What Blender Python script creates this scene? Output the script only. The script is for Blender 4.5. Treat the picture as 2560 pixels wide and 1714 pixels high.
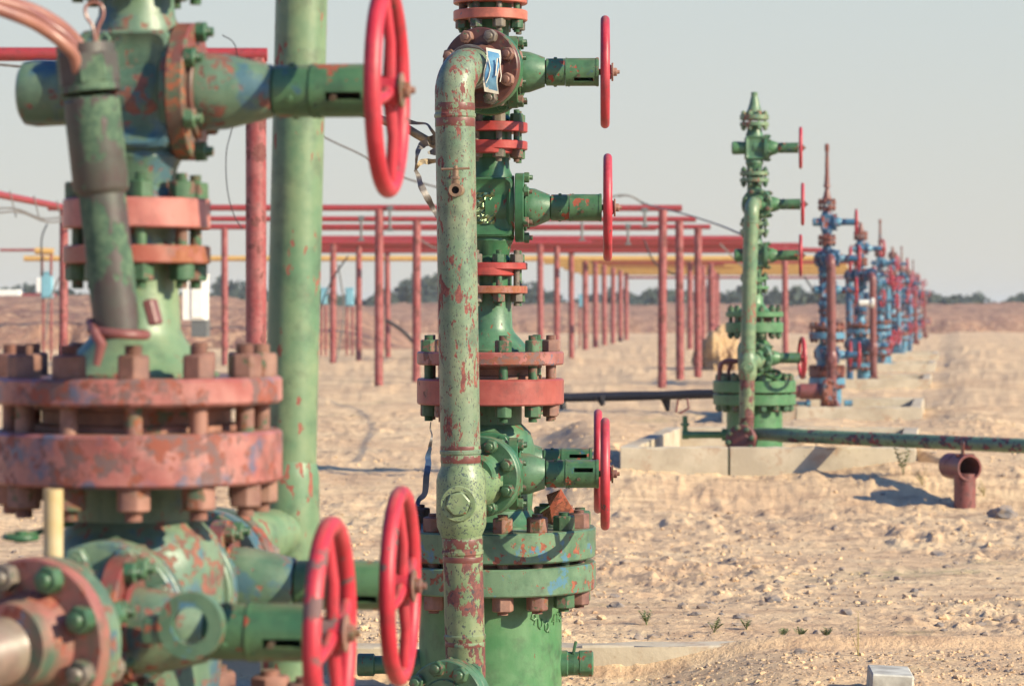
import bpy, bmesh, math, random
import numpy as np
from mathutils import Vector, Matrix, noise as mnoise

R = math.radians
rnd = random.Random(7)
SC = bpy.context.scene
for o in list(bpy.data.objects):
    bpy.data.objects.remove(o)

# ------------------------------------------------------------------ camera / light
CAM_Z = 1.45
F = 7111.0                      # focal length in pixels of a 2560 px wide frame
cam_d = bpy.data.cameras.new("camera"); cam = bpy.data.objects.new("camera", cam_d)
SC.collection.objects.link(cam); SC.camera = cam
cam.location = (0, 0, CAM_Z); cam.rotation_euler = (R(90), 0, 0)
cam_d.sensor_width = 36.0; cam_d.lens = 100.0
cam_d.shift_y = -87.0 / 2560.0
cam_d.clip_start = 0.1; cam_d.clip_end = 6000
cam_d.dof.use_dof = True; cam_d.dof.focus_distance = 11.0; cam_d.dof.aperture_fstop = 5.4

SUN_AZ = Vector((0.87, -0.49, 0)).normalized(); SUN_EL = R(27)
SUN = Vector((SUN_AZ.x * math.cos(SUN_EL), SUN_AZ.y * math.cos(SUN_EL), math.sin(SUN_EL)))
w = bpy.data.worlds.new("World"); SC.world = w; w.use_nodes = True
nt = w.node_tree; nt.nodes.clear()
wo = nt.nodes.new("ShaderNodeOutputWorld"); bg = nt.nodes.new("ShaderNodeBackground")
sky = nt.nodes.new("ShaderNodeTexSky"); sky.sky_type = 'NISHITA'; sky.sun_disc = False
sky.sun_elevation = SUN_EL; sky.sun_rotation = math.atan2(SUN_AZ.x, SUN_AZ.y)
sky.dust_density = 2.0
tc = nt.nodes.new("ShaderNodeTexCoord"); sx = nt.nodes.new("ShaderNodeSeparateXYZ")
rp = nt.nodes.new("ShaderNodeValToRGB")
rp.color_ramp.elements[0].position = 0.15; rp.color_ramp.elements[0].color = (.94, .94, .94, 1)
rp.color_ramp.elements[1].position = 0.30; rp.color_ramp.elements[1].color = (.0, .0, .0, 1)
pr = nt.nodes.new("ShaderNodeValToRGB")      # pale veil of high cloud: warm grey at the horizon, cooler above
pr.color_ramp.elements[0].position = 0.0; pr.color_ramp.elements[0].color = (.632, .602, .535, 1)
pr.color_ramp.elements[1].position = 0.13; pr.color_ramp.elements[1].color = (.545, .600, .575, 1)
sc_ = nt.nodes.new("ShaderNodeVectorMath"); sc_.operation = 'SCALE'; sc_.inputs['Scale'].default_value = 6.75
mx = nt.nodes.new("ShaderNodeMix"); mx.data_type = 'RGBA'
L = nt.links
L.new(tc.outputs['Generated'], sx.inputs[0]); L.new(sx.outputs['Z'], rp.inputs[0]); L.new(sx.outputs['Z'], pr.inputs[0])
L.new(pr.outputs[0], sc_.inputs[0])
L.new(rp.outputs[0], mx.inputs[0]); tn = nt.nodes.new("ShaderNodeMix"); tn.data_type = 'RGBA'; tn.blend_type = 'MULTIPLY'; tn.inputs[0].default_value = 1.0; tn.inputs[7].default_value = (.26, .58, 1.12, 1)
L.new(sky.outputs[0], tn.inputs[6]); L.new(tn.outputs[2], mx.inputs[6]); L.new(sc_.outputs[0], mx.inputs[7])
L.new(mx.outputs[2], bg.inputs[0]); bg.inputs[1].default_value = 0.10
L.new(bg.outputs[0], wo.inputs[0])
sl = bpy.data.lights.new("sun", 'SUN'); sl.energy = 4.7; sl.angle = R(0.55); sl.color = (1.0, .86, .59)
so = bpy.data.objects.new("sun", sl); SC.collection.objects.link(so)
so.rotation_euler = SUN.to_track_quat('Z', 'Y').to_euler()
SC.view_settings.view_transform = 'Standard'; SC.view_settings.look = 'None'
SC.view_settings.exposure = 0.8; SC.view_settings.gamma = 1.0
SC.cycles.max_bounces = 6; SC.cycles.diffuse_bounces = 3; SC.cycles.glossy_bounces = 3

def P(px, py, Y):
    """photograph pixel (2560 wide) at distance Y -> world point"""
    return Vector(((px - 1280) * Y / F, Y, CAM_Z - (py - 770) * Y / F))

# ------------------------------------------------------------------ mesh builder
def basis(d):
    d = Vector(d).normalized()
    a = Vector((0, 0, 1)) if abs(d.z) < .9 else Vector((0, 1, 0))
    u = a.cross(d).normalized(); v = d.cross(u).normalized()
    return d, u, v

class MB:
    def __init__(s): s.v = []; s.f = []
    def add(s, vs, fs):
        n = len(s.v); s.v += [tuple(p) for p in vs]; s.f += [tuple(i + n for i in f) for f in fs]
    def lathe(s, prof, o, d, seg=32, cap=True, ang0=0.0, sx=1.0):
        o = Vector(o); d, u, v = basis(d); vs = []; fs = []
        for (t, r) in prof:
            for k in range(seg):
                a = ang0 + 2 * math.pi * k / seg
                vs.append(o + d * t + u * (math.cos(a) * r * sx) + v * (math.sin(a) * r))
        for i in range(len(prof) - 1):
            for k in range(seg):
                k2 = (k + 1) % seg
                fs.append((i * seg + k, i * seg + k2, (i + 1) * seg + k2, (i + 1) * seg + k))
        if cap:
            fs.append(tuple(range(seg - 1, -1, -1))); m = (len(prof) - 1) * seg
            fs.append(tuple(range(m, m + seg)))
        s.add(vs, fs); return s
    def disc(s, o, d, r, t0, t1, ch=.004, seg=48):
        return s.lathe([(t0, r - ch), (t0 + ch, r), (t1 - ch, r), (t1, r - ch)], o, d, seg)
    def ring(s, o, d, r0, r1, t0, t1, seg=32):
        """hollow ring (open pipe end)"""
        o = Vector(o); d, u, v = basis(d); vs = []; fs = []
        pr = [(t0, r0), (t0, r1), (t1, r1), (t1, r0)]
        for (t, r) in pr:
            for k in range(seg):
                a = 2 * math.pi * k / seg
                vs.append(o + d * t + u * math.cos(a) * r + v * math.sin(a) * r)
        for i in range(4):
            j = (i + 1) % 4
            for k in range(seg):
                k2 = (k + 1) % seg
                fs.append((i * seg + k, i * seg + k2, j * seg + k2, j * seg + k))
        s.add(vs, fs); return s
    def tube(s, pts, r, seg=16, closed=False, caps=True):
        pts = [Vector(p) for p in pts]; n = len(pts); rr = r if isinstance(r, (list, tuple)) else [r] * n
        vs = []; fs = []; pu = None
        for i, p in enumerate(pts):
            if closed: t = pts[(i + 1) % n] - pts[i - 1]
            else: t = pts[min(i + 1, n - 1)] - pts[max(i - 1, 0)]
            t.normalize()
            if pu is None: _, u, v = basis(t)
            else:
                u = pu - t * pu.dot(t); u.normalize()
            v = t.cross(u); pu = u
            for k in range(seg):
                a = 2 * math.pi * k / seg
                vs.append(p + u * math.cos(a) * rr[i] + v * math.sin(a) * rr[i])
        m = n if closed else n - 1
        for i in range(m):
            j = (i + 1) % n
            for k in range(seg):
                k2 = (k + 1) % seg
                fs.append((i * seg + k, i * seg + k2, j * seg + k2, j * seg + k))
        if caps and not closed:
            fs.append(tuple(range(seg - 1, -1, -1))); q = (n - 1) * seg; fs.append(tuple(range(q, q + seg)))
        s.add(vs, fs); return s
    def torus(s, o, d, R0, r, seg=64, ts=16, wob=0):
        d, u, v = basis(d); o = Vector(o)
        pts = [o + u * math.cos(2 * math.pi * k / seg) * R0 + v * math.sin(2 * math.pi * k / seg) * R0 for k in range(seg)]
        return s.tube(pts, r, ts, closed=True)
    def hexn(s, o, d, r, h, ang=0.0, ch=.12):
        """hex nut with softened corners and a chamfered crown"""
        o = Vector(o); d, u, v = basis(d); vs = []; fs = []; q = R(4)
        angs = []
        for k in range(6): angs += [k * math.pi / 3 - q + ang, k * math.pi / 3 + q + ang]
        c = r * ch
        for (t, rr) in ((0, r * .93), (c * .5, r), (h - c, r), (h, r * .86)):
            for a in angs: vs.append(o + d * t + u * math.cos(a) * rr + v * math.sin(a) * rr)
        for i in range(3):
            for k in range(12):
                k2 = (k + 1) % 12; fs.append((i * 12 + k, i * 12 + k2, (i + 1) * 12 + k2, (i + 1) * 12 + k))
        fs.append(tuple(range(11, -1, -1))); fs.append(tuple(range(36, 48)))
        s.add(vs, fs); return s
    def rbox(s, c, size, bev=.01, seg=2, rot=None, recess=None, rface=None, jit=0):
        bm = bmesh.new(); bmesh.ops.create_cube(bm, size=1.0)
        for vv in bm.verts: vv.co = Vector((vv.co.x * size[0], vv.co.y * size[1], vv.co.z * size[2]))
        if recess:
            bm.faces.ensure_lookup_table(); n = Vector(rface)
            fc = max(bm.faces, key=lambda f: f.normal.dot(n))
            bmesh.ops.inset_individual(bm, faces=[fc], thickness=recess[0], depth=-recess[1])
        if bev > 0:
            bmesh.ops.bevel(bm, geom=list(bm.edges), offset=bev, segments=seg, affect='EDGES', profile=.6)
        M = Matrix.Translation(Vector(c)) @ (rot.to_4x4() if rot is not None else Matrix.Identity(4))
        bm.verts.ensure_lookup_table()
        vs = [M @ (vv.co + Vector([rnd.uniform(-jit, jit) for _ in range(3)])) for vv in bm.verts]; fs = [tuple(x.index for x in f.verts) for f in bm.faces]
        bm.free(); s.add(vs, fs); return s
    def mesh(s, name, sharp=32):
        me = bpy.data.meshes.new(name); me.from_pydata(s.v, [], s.f); me.update()
        bm = bmesh.new(); bm.from_mesh(me); bmesh.ops.recalc_face_normals(bm, faces=bm.faces); bm.to_mesh(me); bm.free()
        me.polygons.foreach_set('use_smooth', [True] * len(me.polygons))
        me.set_sharp_from_angle(angle=R(sharp)); return me
    def build(s, name, mat, parent=None, label=None, sharp=32):
        return link(name, s.mesh(name, sharp), mat, parent, label)

def link(name, me, mat, parent=None, label=None):
    o = bpy.data.objects.new(name, me); SC.collection.objects.link(o)
    if mat is not None:
        if not me.materials: me.materials.append(mat)
        if me.materials[0] != mat:
            o.material_slots[0].link = 'OBJECT'; o.material_slots[0].material = mat
    if parent is not None: o.parent = parent
    if label: o['label'] = label
    return o
def empty(name, loc, rz=0):
    o = bpy.data.objects.new(name, None); SC.collection.objects.link(o)
    o.location = loc; o.rotation_euler = (0, 0, rz); o.empty_display_size = .2; return o
def tag(o, label=None, cat=None, group=None, kind=None):
    if label: o['label'] = label
    if cat: o['category'] = cat
    if group: o['group'] = group
    if kind: o['kind'] = kind
    return o
def copy_tree(o, parent=None):
    c = o.copy(); SC.collection.objects.link(c)
    if parent is not None: c.parent = parent
    for ch in [x for x in KIDS.get(o.name, [])]: copy_tree(ch, c)
    return c
KIDS = {}
def index_kids():
    KIDS.clear()
    for o in SC.objects:
        if o.parent: KIDS.setdefault(o.parent.name, []).append(o)

# ------------------------------------------------------------------ materials
def lin(c):
    return tuple(((x / 255) / 12.92 if x / 255 <= .04045 else ((x / 255 + .055) / 1.055) ** 2.4) for x in c) + (1.0,)
class NT:
    def __init__(s, name):
        s.m = bpy.data.materials.new(name); s.m.use_nodes = True; s.t = s.m.node_tree
        s.b = s.t.nodes['Principled BSDF']; s.out = s.t.nodes['Material Output']
    def n(s, typ, **k):
        x = s.t.nodes.new(typ)
        for a, b in k.items(): setattr(x, a, b)
        return x
    def l(s, a, b): s.t.links.new(a, b)
    def coord(s, scale=(1, 1, 1), rand=True, out='Object'):
        tc = s.n("ShaderNodeTexCoord"); mp = s.n("ShaderNodeMapping"); mp.inputs['Scale'].default_value = scale
        if rand:
            oi = s.n("ShaderNodeObjectInfo"); mu = s.n("ShaderNodeMath", operation='MULTIPLY'); mu.inputs[1].default_value = 53.0
            s.l(oi.outputs['Random'], mu.inputs[0]); ad = s.n("ShaderNodeVectorMath", operation='ADD')
            s.l(tc.outputs[out], ad.inputs[0]); s.l(mu.outputs[0], ad.inputs[1]); s.l(ad.outputs[0], mp.inputs[0])
        else: s.l(tc.outputs[out], mp.inputs[0])
        return mp.outputs[0]
    def noise(s, co, scale, detail=4, rough=.55, dist=0, off=None):
        x = s.n("ShaderNodeTexNoise"); x.inputs['Scale'].default_value = scale; x.inputs['Detail'].default_value = detail
        x.inputs['Roughness'].default_value = rough; x.inputs['Distortion'].default_value = dist
        if off is not None:
            ad = s.n("ShaderNodeVectorMath", operation='ADD'); ad.inputs[1].default_value = (off, off * 1.7, -off); s.l(co, ad.inputs[0]); co = ad.outputs[0]
        s.l(co, x.inputs['Vector']); return x.outputs['Fac']
    def step(s, v, a, b):
        x = s.n("ShaderNodeMapRange"); x.inputs[1].default_value = a; x.inputs[2].default_value = b; s.l(v, x.inputs[0]); return x.outputs[0]
    def math(s, op, a, b=None, clamp=False):
        x = s.n("ShaderNodeMath", operation=op); x.use_clamp = clamp
        for i, q in enumerate((a, b)):
            if q is None: continue
            if isinstance(q, (int, float)): x.inputs[i].default_value = q
            else: s.l(q, x.inputs[i])
        return x.outputs[0]
    def mix(s, f, a, b):
        x = s.n("ShaderNodeMix", data_type='RGBA')
        if isinstance(f, (int, float)): x.inputs[0].default_value = f
        else: s.l(f, x.inputs[0])
        for i, q in ((6, a), (7, b)):
            if isinstance(q, tuple): x.inputs[i].default_value = q
            else: s.l(q, x.inputs[i])
        return x.outputs[2]
    def bump(s, h, strength=.4, dist=.002):
        b = s.n("ShaderNodeBump"); b.inputs['Strength'].default_value = strength; b.inputs['Distance'].default_value = dist
        s.l(h, b.inputs['Height']); s.l(b.outputs[0], s.b.inputs['Normal'])

def adj(c, k=.84, d=.03):
    g_ = c[0] * .3 + c[1] * .5 + c[2] * .2
    return tuple(max(0, min(255, (x * (1 - d) + g_ * d) * k * (1.05 if i == 2 else 1))) for i, x in enumerate(c))
def paint(name, base, alt, primer=(120, 60, 50), rust=(150, 85, 50), chip=.62, cs=38, zs=.5, speck=.70, blue=.72, bluecol=(80, 135, 160), rough=.42, dust=.35, speckcol=(35, 40, 45), cl=.45, rb=.5, casts=1.0, soft=.008):
    base, alt, primer, rust, bluecol = adj(base), adj(alt), adj(primer), adj(rust), adj(bluecol)
    g = NT(name); co = g.coord((1, 1, zs)); ci = g.coord((1, 1, 1))
    big = g.noise(ci, 5, 3, .5); med = g.noise(ci, 22, 5, .6, off=3.3)
    col = g.mix(g.step(g.math('ADD', g.math('MULTIPLY', big, .6), g.math('MULTIPLY', med, .4)), .40, .60), lin(base), lin(alt))
    stre = g.noise(g.coord((30, 30, 3)), 1.0, 3, .6)
    col = g.mix(g.math('MULTIPLY', g.step(stre, .45, .75), .22), col, lin(tuple(int(x * .72) for x in base)))
    gm = g.step(g.noise(ci, 13, 6, .65, off=6.4), .50, .68)
    col = g.mix(g.math('MULTIPLY', gm, .42), col, lin((46, 46, 44)))
    # blue older coat showing in places
    bl = g.step(g.noise(ci, 11, 5, .6, off=9.1), blue - soft, blue + .02 + soft)
    col = g.mix(g.math('MULTIPLY', bl, .8), col, lin(bluecol))
    # chips down to primer and rust, gathered in clusters
    cn = g.math('ADD', g.math('MULTIPLY', g.noise(co, cs, 7, .62), 1 - cl), g.math('MULTIPLY', g.noise(ci, 6, 2, .5, off=5.2), cl))
    ck = g.step(cn, chip - .045 * (cl > .3), chip - .045 * (cl > .3) + soft)
    cn2 = g.math('ADD', g.math('MULTIPLY', g.noise(co, cs * .42, 8, .66, off=8.8), .7), g.math('MULTIPLY', g.noise(ci, 4.5, 2, .5, off=3.7), .3))
    ck = g.math('MAXIMUM', ck, g.step(cn2, chip - .012, chip - .012 + soft))
    pc = g.mix(g.step(g.noise(ci, 40, 6, .65, off=1.9), rb - .06, rb + .06), lin(primer), lin(rust))
    col = g.mix(ck, col, pc)
    sp = g.step(g.noise(co, cs * 3.4, 4, .6, off=7.7), speck, speck + .02)
    col = g.mix(g.math('MULTIPLY', sp, .85), col, lin(speckcol))
    # dust lying on top faces
    ge = g.n("ShaderNodeNewGeometry"); sp3 = g.n("ShaderNodeSeparateXYZ"); g.l(ge.outputs['Normal'], sp3.inputs[0])
    du = g.math('MULTIPLY', g.step(sp3.outputs['Z'], .75, .98), g.step(g.noise(ci, 18, 4, .6, off=2.2), .35, .6))
    col = g.mix(g.math('MULTIPLY', du, dust), col, lin((150, 128, 100)))
    g.l(col, g.b.inputs['Base Color'])
    ro = g.math('ADD', g.math('MULTIPLY', ck, .35), g.math('ADD', g.math('MULTIPLY', med, .25), rough - .12), clamp=True)
    g.l(ro, g.b.inputs['Roughness'])
    h = g.math('ADD', g.math('MULTIPLY', g.math('MAXIMUM', ck, g.math('MULTIPLY', sp, .5)), -1.0), g.math('MULTIPLY', g.noise(ci, 60, 5, .6, off=4.1), .9 * casts))
    h = g.math('ADD', h, g.math('MULTIPLY', g.noise(ci, 260, 3, .6), .35 * casts))
    g.bump(h, .55, .0012); return g.m

GREEN = paint("paint_green", (66, 118, 78), (98, 142, 102), chip=.645, speck=.66, cs=46, cl=.35)
GREEN_W = paint("paint_green_worn", (84, 122, 90), (116, 150, 112), chip=.615, speck=.70, cs=34, blue=.585, zs=.9, cl=.35, primer=(132, 74, 60), rust=(172, 96, 66))
GREEN_D = paint("paint_green_deep", (50, 108, 68), (72, 126, 80), chip=.665, speck=.69, cs=40, cl=.35)
GREEN_C = paint("paint_green_casing", (78, 138, 84), (104, 152, 100), chip=.70, speck=.735, cs=26, blue=.74)
PIPE = paint("paint_green_pipe_chipped", (118, 146, 112), (148, 160, 122), primer=(128, 66, 60), rust=(158, 88, 72), chip=.574, cs=56, zs=.42, cl=.28, speck=.60, blue=.76, dust=.2, speckcol=(52, 48, 60))
PIPE_T = paint("paint_green_tee_speckled", (122, 152, 104), (150, 168, 118), primer=(118, 62, 56), rust=(150, 84, 66), chip=.66, cs=34, zs=.9, speck=.575, blue=.74, dust=.2, speckcol=(50, 62, 70))
PIPE_R = paint("paint_pipe_rusty_bottom", (120, 146, 100), (150, 160, 112), primer=(112, 64, 60), rust=(142, 82, 70), chip=.560, cs=24, zs=.6, speck=.585, blue=.76, dust=.2, speckcol=(48, 55, 62))
PIPE_B = paint("paint_green_pipe_smooth", (104, 144, 104), (140, 162, 116), primer=(158, 82, 70), rust=(168, 98, 76), chip=.622, cs=52, zs=.40, cl=.40, speck=.70, blue=.70, dust=.2)
BROWNF = paint("paint_flange_brown", (112, 66, 58), (128, 84, 74), primer=(80, 110, 82), rust=(150, 78, 60), chip=.60, cs=20, zs=1, speck=.72, blue=.8)
REDF = paint("paint_flange_red", (168, 74, 64), (188, 96, 82), primer=(110, 72, 62), rust=(170, 122, 98), chip=.655, cs=20, zs=1, speck=.73, blue=.74, dust=.5)
REDF_W = paint("paint_flange_red_weathered", (166, 84, 74), (186, 122, 108), primer=(122, 96, 90), rust=(150, 84, 58), chip=.585, cs=20, zs=1, speck=.69, blue=.61, bluecol=(70, 116, 142), dust=.5)
REDF_B = paint("paint_flange_red_fresh", (186, 62, 58), (192, 74, 66), primer=(120, 72, 62), rust=(170, 110, 80), chip=.70, cs=26, zs=1, speck=.75, blue=.8, dust=.6)
REDF_R = paint("paint_flange_orange_rust", (176, 86, 66), (186, 120, 96), primer=(160, 92, 56), rust=(176, 110, 76), chip=.58, cs=26, zs=.8, speck=.72, blue=.78, dust=.4)
WHEEL = paint("paint_wheel_red", (206, 46, 60), (214, 72, 82), primer=(110, 76, 74), rust=(120, 84, 78), chip=.675, cs=20, zs=1, speck=.725, blue=.9, rough=.46, dust=.4)
WHEEL_W = paint("paint_wheel_red_rubbed", (212, 40, 58), (220, 62, 74), primer=(128, 96, 92), rust=(130, 100, 94), chip=.645, cs=26, zs=1, speck=.74, blue=.9, rough=.48, dust=.4)
NUT_G = paint("nut_green", (58, 104, 68), (96, 132, 92), primer=(128, 96, 80), rust=(140, 104, 84), chip=.60, cs=40, zs=1, speck=.72, blue=.8)
NUT_R = paint("nut_rusty", (138, 94, 80), (178, 134, 110), primer=(92, 112, 82), rust=(150, 88, 60), chip=.60, cs=34, zs=1, speck=.71, blue=.72, rough=.6)
NUT_S = paint("nut_bare_steel", (150, 138, 118), (120, 108, 94), primer=(96, 84, 74), rust=(70, 104, 74), chip=.60, cs=46, zs=1, speck=.70, blue=.8, rough=.45)
NUT_B = paint("nut_brown", (128, 90, 80), (184, 130, 106), primer=(160, 92, 62), rust=(98, 118, 92), chip=.62, cs=26, zs=1, speck=.72, blue=.70, rough=.6)
SLEEVE = paint("paint_sleeve", (64, 112, 74), (92, 136, 90), primer=(170, 78, 52), rust=(160, 84, 60), chip=.625, cs=24, zs=1, speck=.655, blue=.645, bluecol=(42, 90, 140))
POSTR = paint("paint_rack_red", (166, 70, 68), (184, 106, 98), primer=(122, 60, 56), rust=(140, 84, 74), chip=.60, cs=9, zs=.6, speck=.76, blue=.95, rough=.5, dust=.1)
BEAMR = paint("paint_beam_red", (188, 56, 60), (176, 66, 66), primer=(150, 50, 50), rust=(150, 60, 56), chip=.68, cs=8, zs=1, speck=.78, blue=.95, rough=.5, dust=.1)
YEL = paint("paint_yellow_pipe", (236, 184, 96), (238, 192, 112), primer=(160, 110, 60), rust=(150, 110, 70), chip=.68, cs=6, zs=1, speck=.78, blue=.95, dust=.1)
BLUEP = paint("paint_pale_blue", (88, 150, 176), (104, 164, 184), primer=(150, 92, 76), rust=(140, 80, 60), chip=.61, cs=10, zs=1, speck=.72, blue=.9, dust=.3)
BLUED = paint("paint_blue_tree", (44, 98, 138), (70, 128, 158), primer=(150, 70, 56), rust=(140, 70, 50), chip=.60, cs=12, zs=1, speck=.72, blue=.66, bluecol=(120, 160, 170), dust=.3)
RUSTF = paint("paint_rust_flange_far", (134, 66, 52), (150, 88, 66), primer=(70, 110, 130), rust=(96, 60, 50), chip=.62, cs=10, zs=1, speck=.72, blue=.72, dust=.3)
REDPIPE = paint("paint_brown_red_pipe", (150, 78, 70), (140, 88, 82), primer=(96, 58, 60), rust=(120, 66, 56), chip=.62, cs=12, zs=.4, speck=.74, blue=.9, dust=.1)
CONDUIT = paint("paint_conduit", (86, 66, 64), (84, 92, 78), primer=(96, 124, 92), rust=(70, 100, 76), chip=.555, cs=14, zs=.6, speck=.72, blue=.72, rough=.5)
GP = paint("paint_ground_pipe", (104, 144, 108), (124, 158, 116), primer=(70, 74, 80), rust=(196, 74, 64), chip=.575, cs=12, zs=1.6, speck=.66, blue=.9, dust=.1, cl=.3, rb=.56)

def plain(name, c, rough=.6, metal=0, bumpsc=None, c2=None, sc=20, bs=.3, bd=.002, rand=True):
    g = NT(name); co = g.coord((1, 1, 1), rand=rand)
    f = g.step(g.noise(co, sc, 5, .6), .35, .65)
    g.l(g.mix(f, lin(c), lin(c2 or tuple(int(x * .8) for x in c))), g.b.inputs['Base Color'])
    g.b.inputs['Roughness'].default_value = rough; g.b.inputs['Metallic'].default_value = metal
    if bumpsc: g.bump(g.noise(co, bumpsc, 6, .65), bs, bd)
    return g.m
DARK = plain("rubber_black", (26, 28, 36), .6)
BITUM = plain("bitumen_wrap", (34, 36, 48), .55, bumpsc=20, bs=.6, bd=.01)
COPPER = plain("cable_brown", (150, 104, 90), .34, 0, c2=(124, 80, 76), sc=9)
GREYC = plain("cable_grey", (120, 116, 112), .6)
MIXF = paint('paint_flange_green_pink', (92, 116, 92), (186, 112, 98), primer=(150, 70, 58), rust=(176, 100, 72), chip=.60, cs=22, zs=1, speck=.70, blue=.63)
DIRTP = paint('paint_dirty_pink', (160, 118, 106), (150, 134, 112), primer=(110, 128, 104), rust=(160, 84, 64), chip=.60, cs=16, zs=1, speck=.72, blue=.66)
BONR = paint('paint_bonnet_dark_red', (160, 62, 54), (110, 96, 80), primer=(92, 112, 84), rust=(180, 96, 60), chip=.60, cs=18, zs=1, speck=.72, blue=.75)
SALMON = paint('paint_flange_salmon', (214, 112, 88), (222, 128, 100), primer=(130, 90, 76), rust=(110, 140, 150), chip=.665, cs=26, zs=1, speck=.73, blue=.72)
BAND = paint('weld_band_primer', (122, 66, 58), (138, 78, 66), primer=(126, 152, 112), rust=(140, 160, 118), chip=.565, cs=46, zs=.8, speck=.68, blue=.9, cl=.3)
MOUND = plain('mound_soil', (188, 158, 118), .95, c2=(150, 120, 92), sc=3, bumpsc=6, bs=.8, bd=.1, rand=False)
GREEN_L = paint('paint_green_faded_left', (92, 128, 100), (128, 154, 120), primer=(128, 86, 74), rust=(158, 98, 78), chip=.595, speck=.66, cs=46, blue=.565, bluecol=(70, 112, 128), zs=.9, cl=.35, soft=.03)
REDF_L = paint('paint_flange_pink_weathered_left', (176, 96, 86), (204, 140, 124), primer=(126, 98, 92), rust=(160, 84, 62), chip=.560, cs=24, zs=1, speck=.66, blue=.585, bluecol=(70, 108, 134), dust=.5, cl=.5, soft=.035)
REDF_M = paint('paint_flange_pink_small_left', (196, 104, 92), (212, 134, 118), primer=(150, 74, 60), rust=(160, 84, 62), chip=.60, cs=18, zs=1, speck=.70, blue=.72, dust=.5, cl=.5, soft=.06)
FOIL = plain("foil", (170, 150, 118), .5, .35, bumpsc=30, c2=(96, 88, 80), sc=28, bs=1.0, bd=.01)
FOILN = plain("foil_plate", (150, 160, 120), .22, .9, bumpsc=60, c2=(60, 96, 70), sc=50, bs=1.0, bd=.004)
TAPE = plain("tape_grey_foil", (138, 134, 132), .5, .2, bumpsc=40, c2=(104, 96, 92), sc=18, bs=.8, bd=.006)
TAPEB = plain("tape_blue", (62, 84, 116), .4, .1, c2=(80, 104, 132), sc=20, bumpsc=30, bs=.4)
BRASS = plain("steel_brass", (158, 128, 104), .35, .4, c2=(120, 100, 84), sc=30)
STEELB = plain("steel_thread", (120, 112, 100), .4, .6, c2=(88, 76, 64), sc=60)
BORE_SHADE = plain("bore_shade_black", (8, 8, 14), .8)  # near-black colour standing in for the shade inside open bores
CREAM = plain("cream_rod", (196, 180, 150), .55, c2=(180, 156, 110), sc=8)
RUSTP = paint("rust_sheet", (222, 112, 72), (206, 100, 66), primer=(130, 70, 50), rust=(190, 104, 66), chip=.55, cs=30, zs=1, speck=.72, blue=.95, rough=.7, dust=.1)
WHITEC = plain("cabin_white", (236, 234, 226), .6, c2=(226, 224, 216), sc=3)
CABB = plain("cabinet_blue", (120, 170, 186), .5, c2=(110, 160, 178), sc=5)
GALV = plain("galvanised", (120, 124, 124), .5, .4)
WOODG = plain("wood_grey", (196, 194, 184), .8, c2=(150, 146, 138), sc=14, bumpsc=30)
GRASSM = plain("weed_green", (104, 116, 70), .7, c2=(84, 100, 62), sc=10)
GRASSD = plain("weed_dry", (160, 140, 90), .8, c2=(120, 116, 70), sc=10)

def concrete(name):
    g = NT(name); co = g.coord((1, 1, 1))
    a = g.noise(co, 2.2, 5, .6); b = g.noise(co, 30, 6, .65)
    col = g.mix(g.step(a, .38, .62), lin((188, 176, 156)), lin((164, 152, 134)))
    col = g.mix(g.math('MULTIPLY', g.step(b, .58, .70), .5), col, lin((140, 124, 104)))
    col = g.mix(g.math('MULTIPLY', g.step(g.noise(co, 3.2, 6, .7, off=3), .54, .66), .8), col, lin((156, 126, 104)))
    g.l(col, g.b.inputs['Base Color']); g.b.inputs['Roughness'].default_value = .9
    g.bump(b, .5, .006); return g.m
CONC = concrete("concrete")
def sand():
    g = NT("sand"); co = g.coord((1, 1, 1), rand=False)
    big = g.noise(co, .45, 5, .6); md = g.noise(co, 4.5, 6, .6, off=2); fn = g.noise(co, 40, 6, .7, off=4)
    col = g.mix(g.step(big, .38, .62), lin((221, 192, 154)), lin((204, 172, 138)))
    col = g.mix(g.math('MULTIPLY', g.step(md, .50, .66), .65), col, lin((168, 138, 114)))
    ln = g.noise(g.coord((.55, 2.6, 1), rand=False), 1.7, 5, .65, off=5)
    col = g.mix(g.math('MULTIPLY', g.step(ln, .50, .64), .42), col, lin((158, 126, 102)))
    col = g.mix(g.math('MULTIPLY', g.step(fn, .58, .70), .7), col, lin((112, 98, 92)))
    pale = g.step(g.noise(co, 1.6, 4, .6, off=8), .60, .70)
    col = g.mix(g.math('MULTIPLY', pale, .6), col, lin((222, 198, 160)))
    # dry turf patches far off
    gr = g.math('MULTIPLY', g.step(g.noise(co, .33, 5, .7, off=11), .60, .68), g.step(g.noise(co, 9, 3, .7, off=12), .42, .6))
    col = g.mix(g.math('MULTIPLY', gr, .55), col, lin((124, 124, 84)))
    g.l(col, g.b.inputs['Base Color']); g.b.inputs['Roughness'].default_value = .95
    g.b.inputs['Specular IOR Level'].default_value = .15
    h = g.math('ADD', g.math('MULTIPLY', g.noise(co, 14, 6, .65, off=6), 1.0), g.math('MULTIPLY', fn, .35))
    g.bump(h, .8, .03); return g.m
SAND = sand()
def bank():
    g = NT("bank_soil"); co = g.coord((1, 1, .35), rand=False)
    col = g.mix(g.step(g.noise(co, .55, 6, .65), .40, .60), lin((182, 138, 112)), lin((132, 96, 86)))
    col = g.mix(g.step(g.noise(co, 2.2, 5, .7, off=4), .50, .62), col, lin((198, 160, 130)))
    g.l(col, g.b.inputs['Base Color']); g.b.inputs['Roughness'].default_value = .95
    g.bump(g.noise(co, 1.6, 6, .7), 1.0, .5); return g.m
BANK = bank()

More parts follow.
